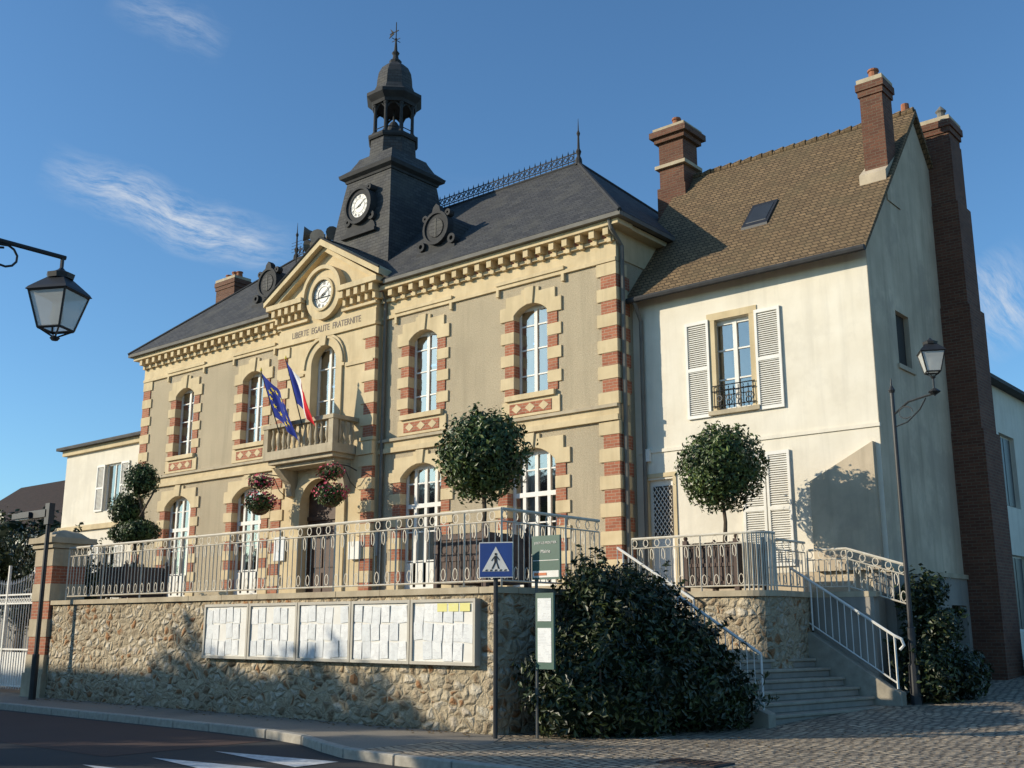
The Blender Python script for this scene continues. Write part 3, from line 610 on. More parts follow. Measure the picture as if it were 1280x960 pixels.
n=simple_house('neighbour_house',-43.9,-35.9,22.5,29.5,0,9.1,10.4,PLASTER,SLATE,[(-40.6,-39.4,6.2,8.1,1),(-40.6,-39.4,2.6,4.8,1)],hip=4)
tr=MB([STONE]); tr.box(-44.0,-35.7,22.38,22.52,5.5,5.7,STONE); tr.box(-44.05,-35.65,22.35,22.52,8.75,9.0,STONE); tr.build('stone_bands',n)
fh=simple_house('far_tiled_house',-76,-60,31,40,0,7.5,11.3,PLASTER_G,TILE2,[(-70,-68.8,3.5,5.2),(-65,-63.8,3.5,5.2)],hip=.5)
c_=MB([BRICK_OLD]); chimney(c_,-66.5,-65.3,35,35.8,10,12.2,[(-66,35.4,.4)],BRICK_OLD,.08); c_.build('chimney',fh)
simple_house('far_tiled_house',-60,-50,33,41,0,6.2,9.3,PLASTER_G,TILE2,[(-57,-56,3,4.6)],hip=.5)
simple_house('modern_building',-16,-9.7,30.3,46,0,9.2,11.0,PLASTER,SLATE,[],hip=2.5,side=((32.6,34.2,5.3,7.6),(35.2,36.8,5.3,7.6),(32.6,34.2,1.5,3.8),(35.2,36.8,1.5,3.8)))
simple_house('shadow_caster_house',-50,-34.5,-9.5,-1.5,0,7.8,10.4,PLASTER,TILE2,[(-46,-45,4.5,6.2,1),(-40,-39,4.5,6.2,1)],hip=.5)  # unseen house across the road, added and sized to shade the lower wall

# ---------------------------------------------------------------- vegetation
def leaves(name,blobs,n,size,mat,parent=None,core=.72,asp=.5,shell=.35,extra=None,spray=0,sprayl=.35):
    vol=np.array([b[3]**2 for b in blobs]); pr=vol/vol.sum(); idx=rng.choice(len(blobs),n,p=pr)
    BB=np.array([[b[0],b[1],b[2],b[3],(b[4] if len(b)>4 else 1)] for b in blobs]); B=BB[idx]
    d=rng.normal(size=(n,3)); d/=np.linalg.norm(d,axis=1)[:,None]
    lump=1+.11*np.sin(d[:,0]*7+B[:,0]*3)*np.sin(d[:,1]*6+B[:,1])*np.sin(d[:,2]*7+1)+.06*np.sin(d[:,0]*17)*np.sin(d[:,2]*15)
    rad=B[:,3]*(1-shell*rng.random(n)**1.6)*lump+ (rng.random(n)<.06)*size*rng.random(n)*1.6
    c=B[:,:3]+d*rad[:,None]*np.stack([np.ones(n),np.ones(n),B[:,4]],1)
    if spray:   # leafy shoots that stand out of the mass
        per=22; m=spray*per; si=rng.choice(len(blobs),spray,p=pr); SB=np.repeat(BB[si],per,axis=0)
        sd=rng.normal(size=(spray,3)); sd[:,2]=np.abs(sd[:,2])*.9; sd/=np.linalg.norm(sd,axis=1)[:,None]; sdd=np.repeat(sd,per,axis=0)
        ln=np.repeat(sprayl*(.4+rng.random(spray)),per); tt=np.tile(np.linspace(-.3,1,per),spray)
        cc=SB[:,:3]+sdd*(SB[:,3]*.93+tt*ln)[:,None]*np.stack([np.ones(m),np.ones(m),SB[:,4]],1)+rng.normal(size=(m,3))*size*.42*(1.2-tt)[:,None]
        c=np.concatenate([c,cc]); d=np.concatenate([d,sdd]); n=n+m
    nr=d+rng.normal(size=(n,3))*.6; nr/=np.linalg.norm(nr,axis=1)[:,None]
    t=np.cross(nr,rng.normal(size=(n,3))); t/=np.linalg.norm(t,axis=1)[:,None]; b=np.cross(nr,t)
    s=size*(.6+.7*rng.random(n))[:,None]
    V=np.empty((n,4,3)); V[:,0]=c-t*s*.5; V[:,1]=c+b*s*asp*.5+nr*s*.08; V[:,2]=c+t*s*.5; V[:,3]=c-b*s*asp*.5+nr*s*.08
    verts=V.reshape(-1,3); faces=np.arange(4*n).reshape(-1,4)
    mb=extra or MB([])
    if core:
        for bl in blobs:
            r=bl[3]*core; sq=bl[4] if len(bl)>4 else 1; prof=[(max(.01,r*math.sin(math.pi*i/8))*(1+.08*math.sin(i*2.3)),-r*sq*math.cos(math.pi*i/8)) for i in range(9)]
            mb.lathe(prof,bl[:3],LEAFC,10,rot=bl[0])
    o=len(mb.v); k=mb.mi(mat); mb.v+= [tuple(v) for v in verts.tolist()]; mb.f+=[[o+i for i in f] for f in faces.tolist()]; mb.m+=[k]*n
    return mb.build(name,parent,fix=False)
def planter(mb,x,y,z,s,h):
    a=s/2
    mb.box(x-a,x+a,y-a,y+a,z+.08,z+h,PLANT_W)
    for dx in (-1,1):
        for dy in (-1,1):
            mb.box(x+dx*a-.05,x+dx*a+.05,y+dy*a-.05,y+dy*a+.05,z,z+h+.06,PLANT_W); mb.lathe([(.03,0),(.05,.05),(.02,.1)],(x+dx*a,y+dy*a,z+h+.06),PLANT_W,8)
    for zz in (z+.12,z+h-.1,z+h/2): 
        mb.box(x-a-.015,x+a+.015,y-a-.02,y-a,zz,zz+.07,PLANT_W); mb.box(x+a,x+a+.02,y-a,y+a,zz,zz+.07,PLANT_W)
    k=-a+.1
    while k<a: mb.box(x+k-.005,x+k+.005,y-a-.01,y-a,z+.1,z+h,BLACK); k+=.12
    mb.box(x-a+.04,x+a-.04,y-a+.04,y+a-.04,z+h-.02,z+h+.01,EARTH)
def balltree(x,y,z,zc,r,n=6200):
    mb=MB([PLANT_W,BARK]); planter(mb,x,y,z,1.15,.95)
    mb.tube([(x,y,z+.9),(x+.04,y,z+1.4),(x-.02,y+.02,zc-r*.6),(x,y,zc)],[.05,.04,.035,.03],BARK,8)
    for k in range(9):
        a=k*2.4; mb.tube([(x,y,zc-r*.75+.03*k),(x+r*.35*math.cos(a),y+r*.35*math.sin(a),zc-r*.3+.05*k),(x+r*.7*math.cos(a),y+r*.7*math.sin(a),zc+.1*(k-4))],[.025,.018,.008],BARK,5)
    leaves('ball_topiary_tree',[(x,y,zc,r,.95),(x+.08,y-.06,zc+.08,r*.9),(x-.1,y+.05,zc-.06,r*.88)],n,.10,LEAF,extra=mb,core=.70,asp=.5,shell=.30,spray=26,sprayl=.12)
balltree(-13.0,14.6,2.28,4.68,.86); balltree(-10.95,19.75,2.32,4.82,.92)
mb=MB([BARK]); planter(mb,-25.1,14.9,2.28,1.1,.8); mb.tube([(-25.2,15,2.9),(-25.35,15,3.6),(-25.2,15.1,4.4),(-25.45,15,5.2)],[.07,.06,.04,.03],BARK,8)
mb.tube([(-25.3,15,3.7),(-25.8,15,4.5)],[.04,.03],BARK); mb.tube([(-25.2,15,4.4),(-24.9,15.2,5.1)],[.03,.02],BARK)
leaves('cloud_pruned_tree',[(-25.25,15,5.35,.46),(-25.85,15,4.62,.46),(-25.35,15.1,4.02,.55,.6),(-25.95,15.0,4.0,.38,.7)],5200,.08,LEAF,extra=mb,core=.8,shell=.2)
mb=MB([BARK])
for k in range(14): 
    a=k*.9; mb.tube([(-10.1+.25*math.cos(a),14.8+1.1*math.sin(a*.7),0),(-10.1+.4*math.cos(a),14.7+1.2*math.sin(a*.7),1.0)],[.03,.012],BARK,5)
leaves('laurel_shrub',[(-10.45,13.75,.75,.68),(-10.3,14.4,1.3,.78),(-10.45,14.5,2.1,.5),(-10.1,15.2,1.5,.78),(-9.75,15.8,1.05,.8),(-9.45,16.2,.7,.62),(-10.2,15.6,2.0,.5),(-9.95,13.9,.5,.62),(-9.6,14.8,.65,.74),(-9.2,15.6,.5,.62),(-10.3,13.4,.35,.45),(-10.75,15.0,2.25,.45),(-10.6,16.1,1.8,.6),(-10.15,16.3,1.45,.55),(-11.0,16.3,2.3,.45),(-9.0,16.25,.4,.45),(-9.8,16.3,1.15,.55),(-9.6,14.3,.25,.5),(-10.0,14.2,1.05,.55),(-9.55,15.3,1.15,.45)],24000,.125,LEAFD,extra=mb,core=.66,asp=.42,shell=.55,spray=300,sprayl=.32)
leaves('evergreen_shrub',[(-7.75,21.7,1.1,.55),(-7.5,21.9,1.6,.45),(-7.6,21.5,.65,.6),(-7.2,22.1,.7,.5),(-7.85,21.75,2.1,.4),(-7.6,22.0,2.35,.32)],6000,.11,LEAFD,core=.66,spray=70,sprayl=.3)
leaves('garden_shrub',[(-6.6,28.6,.9,.9),(-5.8,29.2,1.2,1.0),(-5,30,1.0,1.1),(-6.9,27.6,.7,.6)],5000,.16,LEAFD,core=.75,spray=60)
def tree(name,x,y,H,r,n,mat=LEAF,size=.3):
    mb=MB([BARK]); mb.tube([(x,y,0),(x+.1,y,H*.25),(x,y+.1,H*.5),(x,y,H*.8)],[.28,.22,.15,.05],BARK,8)
    bl=[]
    for k in range(9):
        a=k*2.4+x; rr=r*(.35+.5*random.random()); zz=H*.45+(H*.5-r*.3)*(k/8)
        px,py=x+rr*math.cos(a)*(1-.5*k/8),y+rr*math.sin(a)*(1-.5*k/8); mb.tube([(x,y,zz-.18*H),(px,py,zz)],[.09,.03],BARK,5)
        bl.append((px,py,zz,r*.45*(.8+.4*random.random())))
    leaves(name,bl,n,size,mat,extra=mb,core=.6,shell=.6,spray=30,sprayl=.6)
for tx,ty_,th_,tr_ in ((-33.0,-.3,8.4,2.0),(-29.3,-1.2,8.5,1.9),(-25.6,-2.2,7.8,1.7),(-20.5,-1.5,7.2,1.7),(-16.8,-2.4,8.0,1.9),(-12.8,-4.5,8.5,1.9),(-23.3,-6.5,8.6,1.5)):
    tree('shadow_caster_tree',tx,ty_,th_,tr_,3800)  # unseen trees, placed and sized to cast shade on the wall foot and plaza
tree('garden_tree',-66,44,14,4,4000,LEAF,.5); tree('garden_tree',-60,50,15,4.5,4000,LEAF,.5); tree('garden_tree',-33.5,17.5,4.6,1.4,2500,LEAFD,.2)
tree('garden_tree',-38,19.5,5.0,1.6,2500,LEAFD,.2); tree('garden_tree',-50,25,6.5,2.4,3000,LEAFD,.3); tree('garden_tree',-45.5,20.5,5.6,1.8,3000,LEAFD,.22); tree('garden_tree',-56,27,7.8,2.6,3000,LEAFD,.3)
bl=[]
for k in range(150):
    a=2*math.pi*k/150; R_=170+25*math.sin(k*1.7); bl.append((R_*math.cos(a),R_*math.sin(a),2.5,6+2.0*math.sin(k*2.9)))
leaves('distant_trees',bl,15000,1.8,LEAFD,core=.85,shell=.2)

# ---------------------------------------------------------------- terrace, walls, stairs
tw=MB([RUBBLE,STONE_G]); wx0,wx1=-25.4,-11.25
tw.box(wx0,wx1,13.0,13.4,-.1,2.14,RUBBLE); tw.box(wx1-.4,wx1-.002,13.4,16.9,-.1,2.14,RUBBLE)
k=wx0
while k<wx1-.01:
    e_=min(k+1.15,wx1+.05) if k+1.2<wx1 else wx1+.05
    tw.box(k,e_-.008,12.94+random.uniform(-.006,.006),13.45,2.14,2.24,STONE_G); k=e_
    if e_>=wx1: break
tw.box(wx1-.45,wx1+.05,13.452,16.95,2.14,2.24,STONE_G)
tw.build('terrace_retaining_wall')
te=MB([GRAVEL,STONE_G]); te.box(-27.4,-12.9,13.46,20.93,0,2.235,GRAVEL); te.box(-12.898,-11.72,13.46,16.9,0,2.235,GRAVEL); te.box(-12.898,-10.0,19.35,21.55,0,2.30,GRAVEL); te.box(-9.998,-8.4,21.1,21.55,0,2.30,GRAVEL)
te.build('terrace_ground')
lw=MB([RUBBLE,STONE_G]); pts=[(-12.9,19.0),(-10.2,19.0)]+[(-10.2+.55*math.sin(t),19.55-.55*math.cos(t)) for t in [math.pi/2*i/8 for i in range(1,9)]]+[(-9.65,20.8),(-10.0,20.8),(-10.0,19.35),(-12.9,19.35)]
lw.pxy(pts,0,2.2,RUBBLE); 
pts2=[(-12.9,18.94),(-10.2,18.94)]+[(-10.2+.61*math.sin(t),19.55-.61*math.cos(t)) for t in [math.pi/2*i/8 for i in range(1,9)]]+[(-9.59,20.8),(-10.05,20.8),(-10.05,19.4),(-12.9,19.4)]
lw.pxy(pts2,2.2,2.31,STONE_G); lw.box(-9.64,-8.36,20.86,21.1,0,2.2,PLASTER_G); lw.box(-10.1,-8.3,20.85,21.13,2.2,2.31,STONE_G)
lw.build('stair_side_wall')
st=MB([STEP,DARK])
for i in range(7):
    z=.17*(i+1); xa=-8.75-.285*i; xb=-8.1-.285*i
    st.pxy([(xa+.04,17.0),(xb+.04,20.58),(xb-.35 if i<6 else -9.7,20.58),(xa-.35 if i<6 else -11.3,17.0)] if i<6 else [(xa+.04,17.0),(xa+.36,18.98),(-11.3,18.98),(-11.3,17.0)],z-.055,z,STEP)
    st.pxy([(xa,17.0),(xb,20.58),(-9.9 if i<6 else -9.95,20.58),(-11.3,17.0)],-.1 if i==0 else z-.17,z-.057,PLASTER_G)
for i in range(6):
    z=1.19+.18*(i+1); xa=-11.3-.3*i; st.box(xa,-13.1,17.0,18.93,z-.18,z,STEP)
st.box(-13.1,-11.3,16.92,17.0,-.1,1.2,STEP)
st.pxz([(-7.85,.05),(-7.85,.42),(-8.05,.50),(-9.6,1.52),(-9.95,1.52),(-9.95,.05)],20.6,20.84,STEP)
st.pxz([(-8.6,-.1),(-8.6,.22),(-8.8,.30),(-10.5,1.4),(-11.3,1.45),(-11.3,-.1)],16.72,16.98,STEP)
st.build('stone_stairs',bevel=.012)
def rail(mb,P0,P1,h,sp=.135,scroll=True,mat=IRONW,low=.1):
    P0=Vector(P0);P1=Vector(P1); d=P1-P0; L=math.hypot(d.x,d.y); n=max(2,int(L/sp)); up_=Vector((0,0,1))
    dirh=Vector((d.x,d.y,0)).normalized()
    mb.tube([P0+up_*h,P1+up_*h],.028,mat,6)
    mb.tube([P0+up_*low,P1+up_*low],.016,mat,4)
    if scroll: mb.tube([P0+up_*(h-.2),P1+up_*(h-.2)],.013,mat,4)
    for i in range(n+1):
        p=P0+d*(i/n); big=(i%12==0)
        mb.tube([p+up_*(0 if big else low),p+up_*(h if (big or not scroll) else h-.2)],.022 if big else .0105,mat,4)
        if scroll and i<n:
            c=P0+d*((i+.5)/n)+up_*(h-.1)
            if i%2==0: mb.tube([c+dirh*.06*math.cos(t)+up_*.075*math.sin(t) for t in [2*math.pi*k/8 for k in range(9)]],.009,mat,3,False)
            c2=P0+d*((i+.5)/n)+up_*(h-.34)
            if i%2==1: mb.tube([c2+dirh*.055*math.cos(t)*(1-k*.08)+up_*(.12*math.sin(t)) for k,t in enumerate([-1.2+5.2*j/8 for j in range(9)])],.009,mat,3,False)
            c3=P0+d*((i+.5)/n)+up_*(low+.13)
            if i%2==0: mb.tube([c3+dirh*.05*math.cos(t)+up_*.1*math.sin(t) for t in [2*math.pi*k/8 for k in range(9)]],.008,mat,3,False)
r=MB([IRONW]); rail(r,(-25.2,13.2,2.24),(-11.35,13.2,2.24),1.25); rail(r,(-11.35,13.2,2.24),(-11.35,15.9,2.24),1.25); r.build('terrace_railing')
r=MB([IRONW]); rail(r,(-12.8,19.12,2.31),(-10.2,19.12,2.31),1.12); 
pv=None; 
for k in range(9):
    t=math.pi/2*k/8; p=(-10.2+.45*math.sin(t),19.57-.45*math.cos(t),2.31)
    if pv: rail(r,pv,p,1.12,.12,False)
    pv=p
rail(r,(-9.75,19.57,2.31),(-9.75,20.9,2.31),1.0); rail(r,(-9.75,21.0,2.31),(-8.9,21.0,2.31),.85,.12); rail(r,(-8.9,21.0,2.31),(-7.75,21.0,1.95),.85,.12)
r.build('upper_terrace_railing')
r=MB([WHITE]); rail(r,(-7.95,20.72,.48),(-10.0,20.72,1.82),.98,.13,False,WHITE); r.tube([(-7.95,20.72,1.46),(-7.82,20.72,1.40),(-7.78,20.72,1.28),(-7.86,20.72,1.2)],.028,WHITE,6)
rail(r,(-8.75,16.85,.25),(-10.6,16.85,1.42),.92,.13,False,WHITE); rail(r,(-10.6,16.85,1.42),(-11.0,16.85,1.46),.92,.13,False,WHITE)
rail(r,(-11.2,18.86,1.2),(-13.0,18.86,2.3),.95,.13,False,WHITE)
r.build('stair_handrail')

# ---------------------------------------------------------------- notice boards
nb=MB([ALU,PAPER,DARK]); bx0=-18.95; pw=1.47; z0,z1=1.02,2.06; yb=12.86
for i in range(5):
    a=bx0+i*pw+.01; b=bx0+(i+1)*pw-.01
    nb.box(a,b,yb+.04,13.0,z0,z1,ALU); nb.box(a,a+.05,yb,yb+.04,z0,z1,ALU); nb.box(b-.05,b,yb,yb+.04,z0,z1,ALU); nb.box(a+.05,b-.05,yb,yb+.04,z0,z0+.05,ALU); nb.box(a+.05,b-.05,yb,yb+.04,z1-.05,z1,ALU)
    nb.box(a+.05,b-.05,yb+.032,yb+.038,z0+.05,z1-.05,WHITE)
    for r_ in range(3):
        for c in range(6):
            if random.random()<.14: continue
            x=a+.07+c*.222+random.uniform(-.012,.012); z=z0+.07+r_*.30+random.uniform(-.02,.02)
            yy=yb+.024-random.random()*.006
            w_,h_=(.205,.285)
            t=random.uniform(-.02,.02)
            if x+w_>b-.06: continue
            nb.add([(x,yy,z),(x+w_,yy,z+t),(x+w_-t,yy+random.uniform(-.010,.004),z+h_+t),(x-t,yy,z+h_)],[(0,1,2,3)],PAPER)
for xx in (-12.45,-12.2,-11.95): nb.add([(xx,yb+.012,1.86),(xx+.22,yb+.012,1.86),(xx+.22,yb+.012,1.99),(xx,yb+.012,1.99)],[(0,1,2,3)],PYEL)
nb.build('notice_boards',fix=False)

# ---------------------------------------------------------------- gate, pillars
gp=MB([BRICK,STONE_G])
def pillar(x,y,s=.85):
    gp.box(x-s/2-.06,x+s/2+.06,y-s/2-.06,y+s/2+.06,-.1,.55,STONE_G); z=.55;k=0
    while z<3.5:
        zz=min(3.5,z+.42); m_=BRICK if k%2 else STONE_G; o=0 if k%2 else .02
        gp.box(x-s/2-o,x+s/2+o,y-s/2-o,y+s/2+o,z,zz,m_); z=zz;k+=1
    gp.box(x-s/2-.08,x+s/2+.08,y-s/2-.08,y+s/2+.08,3.5,3.62,STONE_G); gp.box(x-s/2-.16,x+s/2+.16,y-s/2-.16,y+s/2+.16,3.62,3.76,STONE_G)
    gp.lathe([(s*.78,3.76),(s*.5,3.9),(.05,3.98)],(x,y,0),STONE_G,4,math.pi/4)
pillar(-25.87,13.35); pillar(-31.2,13.35); gp.build('gate_pillars',bevel=.01)
g=MB([WHITE]); xa,xb=-30.7,-26.35
n_=32
for k in range(n_+1):
    x=xa+(xb-xa)*k/n_; tt=abs(2*k/n_-1)
    ztop=2.7+.6*tt**2; g.tube([(x,13.35,.1),(x,13.35,ztop)],.014,WHITE,4); g.tube([(x,13.35,ztop),(x,13.35,ztop+.12)],[.03,.002],WHITE,4)
    if k<n_: g.ring((x+.068,2.3),.04,.06,13.335,13.365,WHITE,8); g.box(x+.03,x+.105,13.345,13.355,.15,1.0,WHITE)
for z in (.15,1.05,2.2,2.42): g.box(xa,xb,13.33,13.37,z,z+.04,WHITE)
for x in (xa,(xa+xb)/2,xb): g.box(x-.03,x+.03,13.32,13.38,.05,3.2,WHITE)
g.ring((-27.0,3.1),.16,.19,13.335,13.365,WHITE,14); g.ring((-26.65,3.3),.16,.19,13.335,13.365,WHITE,14)
g.build('iron_gate')

# ---------------------------------------------------------------- lanterns & poles
def lantern(mb,x,y,zt,s):
    H=s*2.2; k=math.pi/4+.5
    zb=zt-H
    mb.lathe([(s*1.25,0),(s*1.15,.03),(s*.75,s*.42),(s*.5,s*.6)],(x,y,zt-.9*s),BLACK,4,k)
    mb.lathe([(s*.5,0),(s*.55,.05),(s*.42,s*.22),(s*.15,s*.38),(s*.05,s*.5)],(x,y,zt-.32*s),BLACK,8)
    top=[];bot=[]
    for i in range(4):
        a=k+i*math.pi/2; top.append(Vector((x+s*1.12*math.cos(a),y+s*1.12*math.sin(a),zt-.9*s))); bot.append(Vector((x+s*.66*math.cos(a),y+s*.66*math.sin(a),zb-s*.15)))
    for i in range(4):
        j=(i+1)%4; mb.tube([top[i],bot[i]],s*.05,BLACK,4); mb.tube([top[i],top[j]],s*.07,BLACK,4); mb.tube([bot[i],bot[j]],s*.06,BLACK,4)
        mb.add([top[i],top[j],bot[j],bot[i]],[(0,1,2,3)],LGLASS)
        mb.tube([bot[i],Vector((x,y,zb-s*.5))],s*.035,BLACK,4)
    mb.lathe([(s*.12,0),(s*.2,s*.1),(s*.02,s*.2)],(x,y,zb-s*.6),BLACK,8)
    mb.lathe([(s*.2,0),(s*.28,s*.3),(s*.2,s*.8),(s*.05,s*1.0)],(x,y,zb),LGLASS,8)
L=MB([BLACK,LGLASS]); lx,ly=-9.87,4.82
lantern(L,lx,ly,5.02,.25)
L.tube([(lx,ly,5.0),(lx,ly,5.17)],.02,BLACK); L.tube([(lx,ly+.03,5.17),(lx,3.0,5.17)],.024,BLACK,8)
L.tube([(lx,4.25+.14*math.cos(t)*(1-k*.03),5.03+.12*math.sin(t)*(1-k*.03)) for k,t in enumerate([1.4-j*.55 for j in range(12)])],.012,BLACK,5)
L.tube([(lx,3.0,4.2),(lx,3.3,4.7),(lx,3.9,5.1),(lx,4.3,5.15)],.016,BLACK,6)
L.tube([(lx,3.0,0),(lx,3.0,.6),(lx,3.0,.65),(lx,3.0,5.4)],[.11,.1,.06,.045],BLACK,10); L.build('street_lantern')
L=MB([BLACK,LGLASS]); px_,py_=-7.72,20.98
L.tube([(px_,py_,.1),(px_,py_,.9),(px_,py_,.95),(px_,py_,1.6),(px_,py_,1.62),(px_,py_,6.2)],[.11,.1,.07,.07,.05,.04],BLACK,10)
L.lathe([(.05,0),(.07,.05),(.02,.15),(.01,.3)],(px_,py_,6.2),BLACK,8)
lx,ly=px_+.95,py_-.35
L.tube([(px_,py_,5.75),(px_+.35,py_-.12,5.95),(px_+.7,py_-.26,5.98),(lx,ly,6.0)],.02,BLACK,6); L.tube([(px_,py_,5.5),(px_+.3,py_-.11,5.55),(px_+.6,py_-.22,5.75),(px_+.75,py_-.27,5.95)],.014,BLACK,5)
L.tube([(px_+.28+.14*math.cos(t),py_-.1,5.75+.12*math.sin(t)) for t in [j*.6 for j in range(10)]],.011,BLACK,5)
L.lathe([(.03,0),(.12,.06),(.05,.12)],(lx,ly,5.97),BLACK,8); 
lantern(L,lx,ly,7.05,.27); L.tube([(lx,ly,5.95),(lx,ly,6.35)],.02,BLACK); L.build('street_lantern')
L=MB([BLACK]); L.tube([(-24.9,12.45,0),(-24.9,12.45,1.0),(-24.9,12.45,1.02),(-24.9,12.45,4.35)],[.08,.08,.055,.05],BLACK,10)
L.box(-26.3,-24.95,12.36,12.54,4.18,4.36,BLACK); L.box(-26.45,-25.6,12.28,12.62,4.2,4.33,BLACK); L.box(-25.0,-24.8,12.38,12.52,4.0,4.5,BLACK); L.box(-26.35,-25.7,12.33,12.57,4.17,4.198,LGLASS); L.build('street_lamp')
# pedestrian-crossing sign
sg=empty('pedestrian_crossing_sign'); s=MB([BLACK]); sx,sy=-10.95,12.6
s.tube([(sx,sy,0),(sx,sy,2.85)],.035,BLACK,8); s.build('post',sg)
s=MB([BLUE,WHITE,BLACK]); yaw=.45
def rp(u,z,o): return (sx+.02+u*math.cos(yaw)+o*math.sin(yaw),sy+u*math.sin(yaw)-o*math.cos(yaw),z)
def plate(mb,poly,o0,o1,mat): mb._pr([rp(u,z,o0) for u,z in poly],[rp(u,z,o1) for u,z in poly],mat)
zc=2.62; plate(s,[(-.27,zc-.27),(.27,zc-.27),(.27,zc+.27),(-.27,zc+.27)],.04,.055,WHITE); plate(s,[(-.255,zc-.255),(.255,zc-.255),(.255,zc+.255),(-.255,zc+.255)],.055,.06,BLUE)
plate(s,[(-.215,zc-.175),(.215,zc-.175),(0,zc+.20)],.060,.064,WHITE)
# walking figure
cir=[(.0+.02*math.cos(t),zc+.085+.02*math.sin(t)) for t in [2*math.pi*i/10 for i in range(10)]]; plate(s,cir,.064,.068,BLACK)
plate(s,[(-.024,zc+.06),(.02,zc+.06),(.022,zc-.035),(-.022,zc-.035)],.064,.068,BLACK)
plate(s,[(-.02,zc-.036),(.004,zc-.036),(-.045,zc-.135),(-.068,zc-.135)],.064,.068,BLACK)
plate(s,[(.006,zc-.036),(.022,zc-.036),(.06,zc-.135),(.036,zc-.135)],.064,.068,BLACK)
plate(s,[(-.026,zc+.05),(-.026,zc+.03),(-.065,zc-.02),(-.072,zc-.008)],.064,.068,BLACK)
plate(s,[(.023,zc+.05),(.023,zc+.03),(.055,zc-.012),(.062,zc-.0)],.064,.068,BLACK)
for k in range(5): plate(s,[(-.17+.075*k,zc-.168),(-.135+.075*k,zc-.168),(-.125+.075*k,zc-.146),(-.155+.075*k,zc-.146)],.064,.068,BLACK)
s.build('plate',sg)
ig=empty('information_sign'); s=MB([GREEN,ALU,ORANGE,WHITE]); gx,gy=-10.25,13.0
s.box(gx-.27,gx+.27,gy-.05,gy-.01,2.32,2.98,GREEN); s.box(gx-.25,gx+.25,gy-.055,gy-.05,2.35,2.45,WHITE); s.box(gx-.22,gx+.02,gy-.06,gy-.055,2.38,2.42,ORANGE); s.box(gx-.25,gx+.25,gy-.054,gy-.05,2.60,2.61,WHITE)
s.tube([(gx-.24,gy+.02,0),(gx-.24,gy+.02,2.98)],.025,ZINC_L,8)
s.box(gx-.2,gx+.14,gy-.05,gy-.01,1.0,2.12,GREEN); s.box(gx-.16,gx+.1,gy-.056,gy-.05,1.7,2.04,PAPER); s.box(gx-.16,gx+.1,gy-.056,gy-.05,1.1,1.6,PAPER); s.build('panels',ig)
text("JOUY-LE-MOUTIER",.052,(gx,gy-.055,2.87),WHITE,ig,'place_name',ext=.002); text("Mairie",.075,(gx,gy-.055,2.74),WHITE,ig,'mairie_lettering',ext=.002)
def basket(x,y,z,name='hanging_flower_basket'):
    mb=MB([BLACK])
    mb.tube([(x,YC-.02,z+.9),(x,YC-.35,z+1.0),(x,y,z+1.0),(x,y,z+.85)],.018,BLACK,6)
    mb.tube([(x,YC-.02,z+.4),(x,YC-.25,z+.55),(x,YC-.5,z+.95)],.014,BLACK,5)
    for k in range(3): mb.tube([(x,y,z+.85),(x+.28*math.cos(k*2.1),y+.28*math.sin(k*2.1),z+.12)],.006,BLACK,3)
    mb.lathe([(.08,-.25),(.2,-.2),(.3,-.05),(.33,.1)],(x,y,z),WOOD,12)
    ob=leaves(name,[(x,y,z+.15,.46,.6),(x+.1,y-.1,z+.0,.38,.6),(x-.15,y,z+.05,.36,.6),(x,y,z+.72,.36,.6)],1500,.10,LEAF,extra=mb,core=.6)
    leaves('flowers',[(x,y,z+.18,.50,.6),(x,y,z+.76,.39,.6)],260,.08,PINK,parent=ob,core=0,asp=.9,shell=.1)
basket(XC-1.62,19.75,5.15); basket(XC+1.62,19.75,5.15)
s=MB([WHITE,ALU]); s.box(XC+3.95-2.0,XC+3.95-1.6,YF-.07,YF-.03,3.6,4.3,PAPER); s.box(XC-2.0,XC-1.5,YC-.06,YC-.052,3.6,4.3,PAPER); s.box(XC-2.02,XC-1.48,YC-.05,YC-.032,3.58,4.32,ALU); s.box(XC+1.5,XC+1.95,YC-.14,YC-.03,3.5,4.0,WHITE); s.build('wall_noticeboards',hall)

# ---------------------------------------------------------------- ground
gd=MB([EARTH]); gd.add([(-500,-500,-.16),(500,-500,-.16),(500,500,-.16),(-500,500,-.16)],[(0,1,2,3)],EARTH); gd.build('ground',fix=False)
kl=[(-120,11.35),(-24,11.35),(-16.3,11.3),(-14.6,11.2),(-13.4,10.95),(-12.4,10.5),(-11.6,10.2),(-10.5,10.1),(40,10.1)]
rd=MB([ASPH]); rd.add([(-120,1.5,-.12)]+[(40,1.5,-.12)]+[(x,y,-.12) for x,y in kl[::-1]],[list(range(len(kl)+2))],ASPH); rd.build('road',fix=False)
rp_=MB([ASPHR]); rp_.add([(-60,8.2,-.116),(-14.2,8.2,-.116),(-14.2,11.0,-.116),(-16.3,11.17,-.116),(-60,11.2,-.116)],[(0,1,2,3,4)],ASPHR); rp_.build('road_gutter_lane',fix=False)
tp=MB([PAINT])
for k in range(8):
    y=9.75-k*1.0
    tp.add([(-13.6,y-.2,-.112),(-11.3,y+.12,-.112),(-11.3,y-.6,-.112)],[(0,2,1)],PAINT)
tp.build('road_markings',fix=False)
pv_=MB([PAVE]); 
poly=[(x,y+.15) for x,y in kl[:-1]]+[(-10.5,12.0),(-11.25,13.2),(-120,13.2)]
pv_.pxy(poly,-.14,0.0,PAVE); pv_.build('pavement')
kb=MB([KERB])
